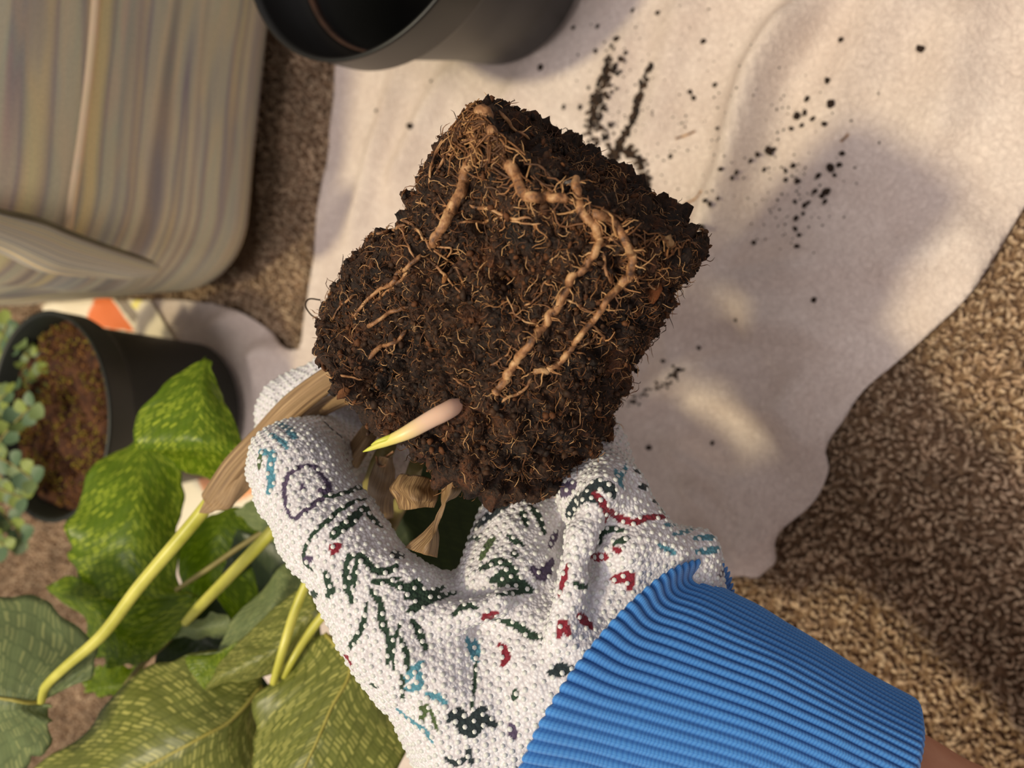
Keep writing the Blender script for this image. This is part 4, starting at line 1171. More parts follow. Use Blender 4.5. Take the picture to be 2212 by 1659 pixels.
# rolled leaf in the middle: pale flap and darker front
leaf([[(640, 1195, .388), (600, 1230, .384), (575, 1262, .386)], [(650, 1215, .386), (600, 1275, .378), (535, 1305, .384)], [(655, 1255, .384), (580, 1320, .374), (500, 1338, .382)], [(640, 1300, .382), (560, 1360, .372), (480, 1385, .38)], [(590, 1340, .378), (530, 1392, .37), (460, 1412, .378)], [(545, 1372, .376), (490, 1405, .37), (430, 1414, .376)], [(500, 1400, .374), (450, 1412, .372), (398, 1414, .376)]],
     'leaf_under', 8, False, near=0.012, wave=0.0004, label='pale rolled leaf flap left of the index finger')
leaf([[(655, 1262, .37), (690, 1320, .36), (690, 1390, .366)], [(610, 1300, .37), (650, 1350, .36), (650, 1420, .366)], [(560, 1345, .37), (600, 1400, .358), (600, 1448, .364)], [(520, 1385, .369), (550, 1425, .358), (552, 1466, .364)], [(490, 1415, .368), (505, 1448, .36), (505, 1474, .364)], [(470, 1440, .368), (470, 1462, .363), (478, 1476, .365)], [(448, 1478, .368), (444, 1488, .366), (446, 1492, .368)]],
     'leaf', 9, False, near=0.013, wave=0.0003, label='dark green rolled leaf with a pointed fold left of the glove')
leaf([[(520, 1385, .3695), (512, 1388, .370), (500, 1396, .371)], [(495, 1418, .369), (470, 1412, .372), (450, 1415, .374)], [(475, 1445, .3685), (445, 1435, .371), (405, 1418, .375)], [(455, 1475, .368), (430, 1458, .370), (408, 1440, .373)], [(446, 1491, .3675), (438, 1484, .369), (430, 1474, .370)]], 'leaf_lime', 10, False, near=0.0135, wave=0.0, label='bright green pointed leaf fold with pale rim')
leaf([[(395, 1335, .40), (385, 1352, .40), (372, 1378, .40)], [(425, 1340, .398), (420, 1360, .395), (412, 1378, .398)], [(455, 1326, .396), (455, 1352, .392), (455, 1376, .396)], [(490, 1325, .392), (490, 1350, .39), (492, 1374, .392)], [(500, 1345, .39), (500, 1355, .39), (500, 1366, .39)]], 'leaf_under', 11, False, wave=0.0008, label='small pale olive leaf fold on its thin stem')
leaf([[(380, 1290, .42), (420, 1300, .42), (460, 1280, .42)], [(340, 1400, .42), (430, 1390, .415), (520, 1370, .415)], [(330, 1480, .415), (430, 1470, .41), (560, 1450, .41)], [(320, 1530, .41), (450, 1530, .41), (620, 1530, .40)]], 'leaf_shaded', 12, False, wave=0.0, label='deep shaded leaf under the rolled leaf')
leaf([[(690, 930, .42), (860, 920, .415), (1060, 930, .415)], [(680, 1060, .42), (860, 1020, .41), (1110, 1020, .41)], [(700, 1200, .42), (880, 1160, .41), (1130, 1110, .41)], [(780, 1320, .42), (930, 1280, .41), (1120, 1200, .41)], [(900, 1400, .42), (1000, 1350, .415), (1100, 1300, .415)]], 'leaf_shaded', 17, False, wave=0.001, label='dark green leaf deep in the shade inside the grip')
# bottom leaves
leaf([[(560, 1400, .375), (565, 1480, .37), (550, 1500, .37)], [(470, 1400, .372), (500, 1550, .358), (556, 1610, .365)], [(395, 1418, .37), (440, 1583, .352), (540, 1700, .36)], [(310, 1445, .37), (370, 1620, .35), (480, 1800, .36)], [(230, 1525, .372), (290, 1662, .352), (400, 1850, .362)], [(160, 1600, .376), (200, 1710, .358), (300, 1860, .366)], [(60, 1668, .38), (100, 1760, .368), (160, 1850, .37)]],
     'leaf', 13, True, 5, 0.0012, 'big bottom leaf with rows of yellow dashes and a pale midrib')
leaf([[(590, 1468, .345), (700, 1370, .345), (760, 1440, .345)], [(556, 1500, .342), (752, 1440, .335), (835, 1530, .338)], [(548, 1580, .34), (710, 1530, .328), (880, 1605, .332)], [(548, 1650, .338), (670, 1620, .322), (858, 1665, .328)], [(545, 1740, .336), (625, 1720, .32), (800, 1760, .326)], [(560, 1840, .336), (580, 1830, .322), (680, 1850, .326)]],
     'leaf', 14, True, 5, 0.001, 'broad leaf at the bottom edge partly under the glove')
leaf([[(818, 1535, .345), (814, 1538, .345), (812, 1545, .345)], [(850, 1560, .342), (845, 1575, .341), (838, 1585, .342)], [(905, 1610, .338), (880, 1615, .336), (868, 1612, .338)], [(960, 1660, .335), (925, 1660, .334), (890, 1640, .335)]], 'leaf', 15, False, wave=0.0, label='narrow green leaf edge showing right of the glove bottom')
# leaf on the long stem, lower left
leaf([[(190, 1465, .345), (92, 1514, .345), (112, 1522, .345)], [(216, 1420, .35), (60, 1514, .34), (100, 1545, .345)], [(190, 1385, .355), (30, 1508, .338), (112, 1575, .345)], [(120, 1310, .362), (-10, 1500, .338), (98, 1610, .347)], [(30, 1288, .368), (-60, 1490, .34), (60, 1650, .35)], [(-60, 1300, .372), (-120, 1480, .345), (-10, 1690, .355)], [(-160, 1400, .376), (-180, 1470, .35), (-120, 1600, .36)]],
     'leaf_under', 16, True, 5, 0.0016, 'large grey green leaf at the lower left on the long yellow stem')

def px_tube(name, pts, w, mat, parent, n=40, sides=10, **kw):
    P = catmull(WL(pts), n); dep = (P - CAM) @ FWD
    wv_ = np.interp(np.linspace(0, 1, n), np.linspace(0, 1, len(w)), w)
    V, Fs = tube_arrays(P, wv_ * dep / FPX, sides, **{k_: v_ for k_, v_ in kw.items() if k_ in ('flat', 'flat_dir')})
    uvv = np.vstack([np.stack(np.meshgrid(np.arange(sides) / sides, np.linspace(0, 1, n)), -1).reshape(-1, 2), [[0, 0], [0, 1]]])
    return link(name, mesh_np(name, V, Fs, mat, uv=uvv), parent, label=kw.get('label'))
px_tube('stem', [(500, 1020, .312), (450, 1088, .316), (400, 1150, .32), (300, 1268, .327), (222, 1370, .333), (142, 1440, .338), (100, 1482, .342), (88, 1516, .344)], [13, 15, 15, 14, 13, 11, 10, 9], M['petiole'], plant, 60, 14, label='long pale yellow green stem')
px_tube('stem', [(640, 1090, .36), (572, 1165, .366), (500, 1240, .376), (430, 1312, .388), (400, 1345, .395)], [14, 14, 13, 12, 9], M['petiole'], plant, 40, 12, label='shorter yellow stem left of the index finger')
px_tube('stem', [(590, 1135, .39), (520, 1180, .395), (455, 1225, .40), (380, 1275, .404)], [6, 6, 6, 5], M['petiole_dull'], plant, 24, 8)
px_tube('stem', [(675, 1230, .338), (640, 1312, .338), (615, 1390, .336), (590, 1476, .340)], [10, 10, 10, 8], M['petiole'], plant, 30, 10)
px_tube('stem', [(730, 1290, .342), (672, 1362, .342), (638, 1415, .340), (612, 1462, .342)], [10, 10, 9, 8], M['petiole'], plant, 30, 10)
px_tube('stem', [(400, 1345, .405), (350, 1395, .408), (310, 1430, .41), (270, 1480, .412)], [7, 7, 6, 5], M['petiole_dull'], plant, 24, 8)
stem = px_tube('stem', [(760, 790, .262), (700, 825, .272), (630, 880, .284), (565, 945, .296), (505, 1010, .306), (455, 1082, .312)], [22, 27, 30, 26, 28, 26], M['sheath'], plant, 50, 16, flat=0.6, flat_dir=-FWD, label='brown dried sheath around the main stem')
px_tube('stem', [(800, 840, .268), (730, 865, .282), (660, 905, .296), (600, 960, .306)], [16, 18, 18, 14], M['sheath'], plant, 30, 12, flat=0.6, flat_dir=-FWD)
loft('dry_sheath', [[(520, 985, .303), (540, 1000, .302), (552, 1010, .304)], [(482, 1022, .307), (512, 1048, .304), (540, 1055, .308)], [(452, 1062, .31), (490, 1090, .307), (505, 1085, .312)], [(430, 1108, .312), (455, 1108, .31), (485, 1092, .314)]], M['sheath'], plant, 20, 30, 0.0012, 3, 0.0005, 'ragged brown sheath end on the long stem')
# stems inside the grip
px_tube('stem', [(800, 930, .275), (770, 975, .285), (752, 1010, .30), (700, 1100, .34)], [20, 22, 20, 14], M['sheath'], plant, 30, 12)
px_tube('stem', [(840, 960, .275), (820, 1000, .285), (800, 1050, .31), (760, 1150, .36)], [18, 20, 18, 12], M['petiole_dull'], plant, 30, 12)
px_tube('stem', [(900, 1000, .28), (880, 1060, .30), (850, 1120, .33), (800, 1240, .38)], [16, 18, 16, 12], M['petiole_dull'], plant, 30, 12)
# papery dry leaves at the crown
loft('dry_leaf', [[(862, 1022, .247), (905, 1028, .238), (950, 1040, .240)], [(838, 1050, .244), (890, 1056, .233), (948, 1062, .238)], [(845, 1075, .243), (895, 1082, .231), (945, 1084, .236)], [(852, 1104, .244), (895, 1106, .233), (938, 1096, .237)]], M['paperleaf'], plant, 30, 30, 0.0022, 5, 0.0003, 'crumpled papery brown dry leaf hanging at the crown')
loft('dry_leaf', [[(945, 985, .240), (975, 990, .232), (1008, 985, .236)], [(946, 1030, .237), (976, 1030, .228), (1004, 1030, .234)], [(948, 1068, .235), (970, 1068, .228), (1000, 1062, .234)], [(945, 1095, .235), (956, 1098, .231), (968, 1094, .235)], [(925, 1130, .235), (942, 1132, .231), (958, 1130, .235)], [(903, 1158, .236), (930, 1165, .229), (957, 1168, .234)], [(878, 1184, .238), (912, 1197, .230), (950, 1208, .234)]],
     M['paperleaf'], plant, 30, 50, 0.0016, 8, 0.0003, 'twisted papery brown dry leaf strip hanging lowest at the crown')
loft('dry_leaf', [[(820, 985, .262), (838, 990, .258), (850, 985, .262)], [(800, 1020, .27), (830, 1030, .266), (850, 1030, .27)], [(790, 1080, .28), (815, 1090, .276), (850, 1090, .28)], [(800, 1120, .29), (820, 1130, .288), (850, 1120, .29)]], M['paperleaf'], plant, 16, 20, 0.0015, 9, 0.0003)

# ================================================================== the gloved hand
def cam_co(P):
    q = np.asarray(P, float) - CAM
    return np.stack([-(q @ UPV), -(q @ RGT), q @ FWD], -1)      # x right, y down, z depth (metres)
def from_cam(Q):
    Q = np.asarray(Q, float)
    return CAM - Q[..., :1] * UPV - Q[..., 1:2] * RGT + Q[..., 2:3] * FWD
def J(x, y, d, rpx):
    return np.array([(x - 1106) * d / FPX, (y - 829.5) * d / FPX, d, rpx * d / FPX])

def cone_sdf(X, a, b_):
    pa = X - a[:3]; ba = b_[:3] - a[:3]
    h_ = np.clip((pa @ ba) / (ba @ ba + 1e-12), 0, 1)
    return np.linalg.norm(pa - h_[:, None] * ba, axis=1) - (a[3] + (b_[3] - a[3]) * h_)
def smin(a, b_, k):
    h_ = np.clip(0.5 + 0.5 * (b_ - a) / k, 0, 1)
    return b_ * (1 - h_) + a * h_ - k * h_ * (1 - h_)

FINGERS = {
 'index':  [J(985, 1470, .240, 128), J(840, 1320, .241, 120), J(725, 1160, .247, 106), J(642, 1020, .256, 98), J(638, 998, .266, 94), J(705, 975, .298, 78), J(780, 950, .316, 66)],
 'middle': [J(920, 1440, .285, 100), J(715, 1180, .312, 84), J(640, 970, .322, 86), J(645, 895, .318, 86), J(720, 850, .312, 80), J(800, 850, .310, 70)],
 'ring':   [J(960, 1470, .320, 92), J(745, 1200, .345, 80), J(685, 1020, .350, 76), J(730, 930, .345, 74), J(820, 880, .336, 66)],
 'little': [J(1000, 1500, .345, 85), J(800, 1260, .370, 68), J(745, 1080, .375, 64), J(810, 1000, .370, 62), J(880, 950, .362, 56)],
 'thumb':  [J(1425, 1290, .252, 125), J(1358, 1180, .242, 106), J(1298, 1070, .245, 90), J(1278, 990, .268, 82), J(1255, 930, .290, 74), J(1210, 880, .305, 64)]}
PALM = [(J(1040, 1530, .247, 165), J(1240, 1450, .238, 150)), (J(1040, 1530, .247, 165), J(1130, 1720, .255, 172)), (J(1240, 1450, .238, 150), J(1320, 1340, .242, 140)), (J(1240, 1450, .24, 150), J(1330, 1600, .250, 172)),
        (J(985, 1470, .24, 125), J(880, 1370, .24, 122)), (J(1430, 1290, .254, 125), J(1330, 1600, .250, 180)), (J(1050, 1500, .29, 150), J(1280, 1500, .29, 170)), (J(1060, 1480, .33, 120), J(1300, 1520, .31, 150))]
WEB = [(J(1105, 1265, .248, 112), J(1150, 1390, .240, 120)), (J(1105, 1265, .248, 112), J(1120, 1150, .258, 92)), (J(1120, 1150, .258, 92), J(1180, 1080, .275, 90)), (J(1475, 1225, .250, 88), J(1430, 1290, .252, 110)), (J(1010, 1352, .250, 84), J(935, 1340, .246, 84))]
RIDGE = [(J(1255, 1160, .225, 30), J(1205, 1370, .219, 34)), (J(1255, 1160, .225, 30), J(1300, 1060, .230, 34)),
         (J(1350, 1185, .228, 26), J(1510, 1188, .244, 36)), (J(960, 1345, .227, 30), J(1080, 1300, .224, 24)), (J(800, 1235, .232, 30), J(880, 1250, .232, 26))]
def glove_field(X, shrink=0.0, fine=True):
    d = None
    fing = None
    for nm, ch in FINGERS.items():
        c = None
        for a, b_ in zip(ch[:-1], ch[1:]):
            s_ = cone_sdf(X, a, b_); c = s_ if c is None else smin(c, s_, 0.003)
        fing = c if fing is None else smin(fing, c, 0.0025)
    pal = None
    for a, b_ in PALM:
        s_ = cone_sdf(X, a, b_); pal = s_ if pal is None else smin(pal, s_, 0.010)
    web = None
    if fine:
        for a, b_ in WEB:
            s_ = cone_sdf(X, a, b_); web = s_ if web is None else smin(web, s_, 0.006)
        rid = None
        for a, b_ in RIDGE:
            s_ = cone_sdf(X, a, b_); rid = s_ if rid is None else smin(rid, s_, 0.004)
        d = smin(smin(pal, fing, 0.008), web, 0.005)
        d = smin(d, rid, 0.006)
        wr = 0.0011 * fbm(X * np.array([95, 95, 60]), 2, 201) + 0.0005 * fbm(X * 260, 2, 203)
        d = d + wr
    else:
        d = smin(pal, fing, 0.008)
    return d + shrink

def surface_nets(fun, lo, hi, h):
    n = np.ceil((hi - lo) / h).astype(int) + 1
    g = [lo[i] + h * np.arange(n[i]) for i in range(3)]
    X = np.stack(np.meshgrid(*g, indexing='ij'), -1).reshape(-1, 3)
    st = 4
    gc = [np.append(gi[::st], gi[-1]) for gi in g]
    Xc = np.stack(np.meshgrid(*gc, indexing='ij'), -1)
    Dc = fun(Xc.reshape(-1, 3)).reshape(Xc.shape[:3])
    near = np.minimum(np.round(np.arange(max(n)) / st).astype(int), 10 ** 9)
    D = Dc[np.ix_(*[np.minimum(near[:n[i]], Dc.shape[i] - 1) for i in range(3)])].ravel().copy()
    mk = np.abs(D) < h * st * 1.6
    D[mk] = np.concatenate([fun(c) for c in np.array_split(X[mk], max(1, mk.sum() // 300000))])
    D = D.reshape(n)
    ins = D < 0
    nc = n - 1
    acc = np.zeros(tuple(nc) + (3,)); cnt = np.zeros(tuple(nc))
    off = [(0, 0, 0), (1, 0, 0), (0, 1, 0), (0, 0, 1), (1, 1, 0), (1, 0, 1), (0, 1, 1), (1, 1, 1)]
    sl = lambda o: tuple(slice(o[i], o[i] + nc[i]) for i in range(3))
    for a in off:
        for k in range(3):
            if a[k] == 0:
                b_ = list(a); b_[k] = 1
                da, db = D[sl(a)], D[sl(b_)]
                cr_ = (da < 0) != (db < 0)
                t = np.where(cr_, da / np.where(cr_, da - db, 1), 0)
                for i in range(3):
                    acc[..., i] += np.where(cr_, a[i] + (t if i == k else 0), 0)
                cnt += cr_
    act = cnt > 0
    idx = -np.ones(tuple(nc), int); idx[act] = np.arange(act.sum())
    base = np.stack(np.nonzero(act), -1)
    V = lo + h * (base + acc[act] / cnt[act][:, None])
    Q = []
    for k in range(3):
        o1, o2 = [i for i in range(3) if i != k]
        s0 = [slice(1, n[i] - 1) for i in range(3)]; s0[k] = slice(0, n[k] - 1)
        s1 = list(s0); s1[k] = slice(1, n[k])
        a, b_ = ins[tuple(s0)], ins[tuple(s1)]
        ch = np.stack(np.nonzero(a != b_), -1)
        flip = a[tuple(ch.T)]
        p = ch.copy(); p[:, o1] += 1; p[:, o2] += 1
        c = []
        for da, db in ((-1, -1), (0, -1), (0, 0), (-1, 0)):
            q = p.copy(); q[:, o1] += da; q[:, o2] += db
            c.append(idx[tuple(q.T)])
        c = np.stack(c, -1)
        fl = flip if k != 1 else ~flip
        c[~fl] = c[~fl][:, ::-1]
        Q.append(c)
    return V, np.vstack(Q)

allp = np.array([p for ch in FINGERS.values() for p in ch] + [p for ab in PALM + WEB for p in ab])
lo = (allp[:, :3] - allp[:, 3:]).min(0) - 0.004; hi = (allp[:, :3] + allp[:, 3:]).max(0) + 0.004
lo = np.maximum(lo, [-0.2, -0.1, 0.15])
# the glove ends at the wrist seam
Vg_c, Fg = surface_nets(lambda X: glove_field(X), lo, hi, 0.00136)
Vg = from_cam(Vg_c)

# ---- body of the person: arm and hand inside the glove
arm = [J(1200, 1480, .262, 120), J(1420, 1590, .262, 185), J(1860, 1800, .258, 232), J(2300, 2010, .262, 250), J(2700, 2200, .275, 270)]
def body_field(X):
    d = glove_field(X, 0.0024, False)
    for a, b_ in zip(arm[:-1], arm[1:]):
        d = smin(d, cone_sdf(X, a, b_), 0.012)
    return d
bp = np.array(arm + [p for ch in FINGERS.values() for p in ch])
lo2 = (bp[:, :3] - bp[:, 3:]).min(0) - 0.006; hi2 = (bp[:, :3] + bp[:, 3:]).max(0) + 0.006
hi2 = np.minimum(hi2, [0.34, 0.36, 0.5])
Vp_, Fp_ = surface_nets(body_field, lo2, hi2, 0.003)
person = link('person', mesh_np('person', from_cam(Vp_), Fp_, M['skin']), label='person reaching in from the lower right, one gloved hand gripping the plant, bare forearm', cat='person')

# ---- glove mesh, subdivided once
gm0 = mesh_np('glove_base', Vg, Fg, M['glove'])
tmp = bpy.data.objects.new('glove_tmp', gm0); COL.objects.link(tmp)
md = tmp.modifiers.new('s', 'SUBSURF'); md.levels = 1; md.render_levels = 1
bpy.context.view_layer.update()
dg = bpy.context.evaluated_depsgraph_get()
gme = bpy.data.meshes.new_from_object(tmp.evaluated_get(dg))
bpy.data.objects.remove(tmp)
gme.name = 'glove'
nv_ = len(gme.vertices)
GV = np.zeros(nv_ * 3, np.float32); gme.vertices.foreach_get('co', GV); GV = GV.reshape(-1, 3).astype(float)
GN = np.zeros(nv_ * 3, np.float32); gme.vertices.foreach_get('normal', GN); GN = GN.reshape(-1, 3).astype(float)
glove_bvh = bvh_of(Vg, Fg)
WHITE = np.array(srgb(240, 239, 244)); pc_ = np.tile(WHITE.astype(np.float32), (nv_, 1))
jit = 0.86 + 0.3 * (0.5 + 0.5 * vnoise(GV * 700, 301)) 
CG, CD, CT, CR, CP, CO = [np.array(srgb(*c)) for c in ((50, 72, 58), (46, 58, 62), (92, 152, 172), (142, 46, 60), (92, 80, 106), (84, 104, 66))]
GXs = np.argsort(GV[:, 0]); GXv = GV[GXs, 0]
def paint_pts(P, w, col):
    P = np.atleast_2d(P); w = np.broadcast_to(np.asarray(w, float), (len(P),))
    m_ = w.max() * 1.3
    lo_, hi_ = P.min(0) - m_, P.max(0) + m_
    c = GXs[np.searchsorted(GXv, lo_[0]):np.searchsorted(GXv, hi_[0])]
    c = c[np.all((GV[c] > lo_) & (GV[c] < hi_), 1)]
    if not len(c): return
    for p, wi in zip(P, w):
        d_ = np.linalg.norm(GV[c] - p, axis=1)
        pc_[c[d_ < wi * jit[c]]] = col
def stroke(pts, wpx, col, org, sc_f):
    a = np.array(pts, float) * sc_f + np.array(org)
    n = max(2, int(np.sum(np.linalg.norm(np.diff(a, axis=0), axis=1)) / (wpx * 0.4)) + 2)
    q = catmull(a, n)
    P = []; ws = []
    for k_, (x, y) in enumerate(q):
        h_, n_ = hit(glove_bvh, x, y)
        if h_ is None: continue
        t_ = k_ / max(1, len(q) - 1)
        P.append(h_); ws.append(0.5 * 1.55 * wpx * ((h_ - CAM) @ FWD) / FPX * (0.7 + 0.45 * math.sin(math.pi * t_)))
    if P: paint_pts(np.array(P), np.array(ws), col)
c4 = ((500, 750), 0.3617); c8 = ((500, 1150), 0.4069); c12 = ((1200, 860), 0.2773)
S4 = [
 (CT, 12, [(260, 440), (330, 480), (380, 540)]), (CT, 12, [(170, 620), (240, 640), (230, 720), (240, 800), (220, 870)]), (CO, 9, [(170, 640), (165, 720)]), (CT, 8, [(200, 500), (300, 560), (330, 600)]),
 (CP, 7, [(370, 1030), (345, 1000), (325, 940), (315, 860), (330, 780), (380, 730), (450, 705), (510, 715)]), (CP, 9, [(500, 720), (560, 790), (585, 850), (540, 900), (490, 940), (430, 985), (380, 1030)]), (CP, 12, [(420, 830), (428, 840)]), (CP, 9, [(520, 860), (580, 830)]),
 (CG, 8, [(560, 890), (640, 880), (760, 840), (810, 830)]), (CG, 7, [(445, 1190), (490, 1110), (560, 1050), (640, 980), (740, 920), (810, 905)]), (CG, 14, [(600, 1130), (640, 1090), (720, 1030), (790, 960)]), (CG, 13, [(800, 950), (840, 1020), (890, 1065)]), (CG, 7, [(440, 1190), (435, 1280), (480, 1330)]),
 (CR, 10, [(600, 1235), (612, 1200), (650, 1185)]), (CR, 8, [(590, 1190), (640, 1215)]), (CP, 10, [(440, 1270), (480, 1260)]),
 (CG, 12, [(700, 1245), (685, 1340), (690, 1430), (720, 1520)]), (CG, 8, [(750, 1260), (735, 1360), (730, 1440)]), (CG, 10, [(700, 1255), (780, 1250), (850, 1330), (940, 1330), (990, 1300)]), (CG, 8, [(840, 1400), (900, 1400), (1000, 1380)]), (CD, 17, [(970, 1245), (1015, 1232)]),
 (CG, 12, [(1000, 1410), (1080, 1440), (1130, 1420)]), (CG, 9, [(1050, 1580), (1110, 1530), (1170, 1480), (1270, 1430)]), (CG, 14, [(560, 1350), (590, 1450), (570, 1480)]), (CG, 10, [(470, 1490), (510, 1470)]),
 (CD, 16, [(1400, 1130), (1440, 1080), (1560, 990), (1640, 940)]), (CG, 11, [(1740, 980), (1760, 1060)]), (CG, 11, [(1780, 950), (1830, 1000), (1870, 1110)]), (CO, 13, [(1490, 1260), (1530, 1180), (1565, 1145)]), (CG, 9, [(1650, 1130), (1740, 1180)]), (CG, 10, [(1690, 1215), (1692, 1250)]),
 (CG, 13, [(1490, 1320), (1600, 1280), (1700, 1335)]), (CG, 16, [(1560, 1390), (1650, 1360), (1760, 1430)]), (CG, 14, [(1600, 1420), (1700, 1410), (1790, 1450)]), (CG, 8, [(1590, 1475), (1770, 1460)]), (CP, 16, [(1800, 1330), (1860, 1360), (1920, 1280)]), (CP, 11, [(1900, 1190), (1945, 1100)]), (CP, 20, [(1890, 840), (1990, 850), (2040, 820)]),
 (CD, 19, [(2010, 1010), (2060, 930), (2120, 870), (2190, 805)]), (CR, 9, [(2180, 880), (2212, 960)]), (CT, 12, [(1330, 1070), (1290, 1180), (1310, 1300)])]
S8 = [
 (CR, 17, [(1345, 455), (1400, 438)]), (CR, 13, [(1735, 550), (1755, 485), (1790, 540)]), (CR, 15, [(1845, 440), (1905, 495)]), (CR, 12, [(1915, 130), (1990, 130)]), (CR, 10, [(2030, 90), (2065, 96)]), (CR, 15, [(2030, 252), (2110, 235), (2112, 290)]), (CR, 9, [(1785, 175), (1762, 250), (1740, 325)]), (CR, 12, [(1425, 600), (1462, 640), (1440, 700)]), (CR, 10, [(590, 640), (625, 680), (640, 725)]), (CP, 13, [(1480, 1020), (1505, 1090)]),
 (CT, 10, [(1015, 688), (960, 740), (920, 800)]), (CT, 12, [(930, 835), (990, 810), (1000, 755)]), (CT, 10, [(1250, 565), (1270, 620), (1300, 690)]), (CT, 9, [(1290, 570), (1312, 650)]), (CT, 10, [(1030, 858), (1090, 872), (1135, 905)]), (CT, 9, [(880, 940), (950, 1000), (1030, 1060), (1060, 1110)]), (CT, 9, [(355, 370), (405, 378)]), (CT, 7, [(420, 410), (455, 465)]),
 (CG, 6, [(1298, 690), (1290, 800), (1275, 930)]), (CG, 7, [(905, 760), (910, 890)]), (CO, 8, [(1005, 900), (1010, 1000), (1040, 930), (1095, 1055)]),
 (CD, 17, [(1150, 990), (1210, 960), (1220, 1020), (1270, 1060), (1340, 1000), (1395, 1022)]), (CD, 12, [(1240, 1040), (1300, 970), (1345, 935)]), (CD, 10, [(1250, 1140), (1272, 1225)]), (CD, 10, [(1140, 1200), (1190, 1230), (1245, 1200)]), (CD, 15, [(1695, 742), (1795, 720)]), (CG, 11, [(1390, 460), (1500, 490), (1580, 540), (1645, 560)]),
 (CG, 9, [(620, 620), (660, 560), (700, 480), (720, 380)]), (CG, 11, [(740, 310), (790, 380), (800, 480), (830, 560), (830, 700)]), (CG, 7, [(860, 725), (855, 600), (900, 480)]), (CG, 11, [(960, 470), (1000, 540), (1032, 615)]), (CG, 9, [(900, 560), (930, 660), (932, 725)]), (CG, 14, [(930, 340), (1010, 330), (1100, 330)]), (CG, 11, [(960, 420), (1030, 370), (1180, 320)]), (CG, 10, [(1180, 440), (1230, 390), (1300, 400)]), (CG, 10, [(840, 270), (920, 290), (1000, 250)]),
 (CG, 13, [(500, 220), (520, 300)]), (CG, 10, [(420, 340), (450, 320)]), (CG, 8, [(740, 812), (772, 816)]), (CG, 10, [(1512, 845), (1498, 885)]), (CG, 9, [(460, 530), (512, 500)])]
S12 = [
 (CD, 17, [(130, 920), (160, 830), (230, 770), (330, 800)]), (CD, 16, [(320, 680), (420, 700), (450, 760)]), (CR, 10, [(300, 740), (360, 800), (400, 900), (390, 965)]), (CR, 10, [(380, 850), (460, 910), (560, 960), (650, 970)]), (CR, 9, [(600, 960), (750, 930), (900, 920)]), (CG, 10, [(350, 1130), (350, 1060), (430, 1020), (520, 1030)]), (CG, 10, [(460, 1130), (560, 1090)]),
 (CT, 9, [(470, 560), (482, 625)]), (CT, 9, [(560, 520), (500, 640), (540, 700)]), (CT, 9, [(850, 990), (1000, 990), (1040, 1030), (920, 1060)]), (CT, 10, [(1040, 1010), (1180, 1010)]), (CT, 10, [(1080, 1090), (1280, 1080)]), (CT, 10, [(1100, 1200), (1300, 1170)]), (CT, 8, [(800, 1140), (930, 1210)]),
 (CD, 10, [(600, 460), (640, 490)]), (CD, 9, [(620, 560), (690, 590)]), (CD, 9, [(660, 690), (730, 690)]), (CD, 9, [(760, 800), (820, 820)]), (CP, 9, [(1310, 1220), (1330, 1290)]), (CP, 9, [(1340, 1320), (1270, 1390)])]
for (col_, w_, pts_) in S4: stroke(pts_, w_, col_, *c4)
for (col_, w_, pts_) in S8: stroke(pts_, w_, col_, *c8)
for (col_, w_, pts_) in S12: stroke(pts_, w_, col_, *c12)
# the print goes on around the sides the photo does not show
gpx, gpy, _ = pix(GV)
back = np.where(((GN @ (-FWD)) < 0.05) | (gpy > 1690))[0]
for k in range(190):
    i = back[rng.integers(0, len(back))]
    p = GV[i].copy(); d_ = rng.normal(size=3)
    col = (CG, CG, CD, CT, CR, CP, CO)[k % 7]
    L = 3 if k % 7 == 4 else 9
    pp = []
    for _ in range(L):
        co_, nn_, ii_, dd_ = glove_bvh.find_nearest(Vector(p))
        nn_ = np.array(nn_); d_ = d_ - nn_ * (d_ @ nn_); d_ /= np.linalg.norm(d_) + 1e-9
        pp.append(np.array(co_))
        p = np.array(co_) + d_ * 0.0012; d_ = d_ + 0.2 * rng.normal(size=3)
    paint_pts(np.array(pp), 0.001, col)
ca = gme.color_attributes.new('print', 'FLOAT_COLOR', 'POINT'); ca.data.foreach_set('color', pc_.astype(np.float32).ravel())
gme.polygons.foreach_set('use_smooth', np.ones(len(gme.polygons), bool))
if not gme.materials: gme.materials.append(M['glove'])
glove = link('glove', gme, person, label='white knit gardening glove with floral print and raised grip dots')

# ---- grip dots, grown over the knit as a regular lattice
SP = 0.0031
pos = []; cells = {}
def key(p): return (int(math.floor(p[0] / SP)), int(math.floor(p[1] / SP)), int(math.floor(p[2] / SP)))
def free(p):
    k0 = key(p)
    for a in (-1, 0, 1):
        for b_ in (-1, 0, 1):
            for c in (-1, 0, 1):
                for q in cells.get((k0[0] + a, k0[1] + b_, k0[2] + c), ()):
                    if (q[0] - p[0]) ** 2 + (q[1] - p[1]) ** 2 + (q[2] - p[2]) ** 2 < (0.78 * SP) ** 2: return False
    return True
h_, n_ = hit(glove_bvh, 1000, 1500)
queue = [(h_, n_, RGT)]
cells.setdefault(key(h_), []).append(h_); pos.append((h_, n_))
qi = 0
while qi < len(queue) and len(pos) < 13000:
    p, n_, d_ = queue[qi]; qi += 1
    d_ = d_ - n_ * (d_ @ n_); d_ /= np.linalg.norm(d_) + 1e-9; b_ = np.cross(n_, d_)
    for k in range(6):
        a = k * math.pi / 3
        v = d_ * math.cos(a) + b_ * math.sin(a)
        co_, nn_, ii_, dd_ = glove_bvh.find_nearest(Vector(p + v * SP))
        if co_ is None: continue
        c = np.array(co_); nn_ = np.array(nn_)
        if nn_ @ n_ < -0.2: continue
        if free(c):
            cells.setdefault(key(c), []).append(c); pos.append((c, nn_)); queue.append((c, nn_, d_))
DP = np.array([p for p, _ in pos]); DN = np.array([n for _, n in pos])
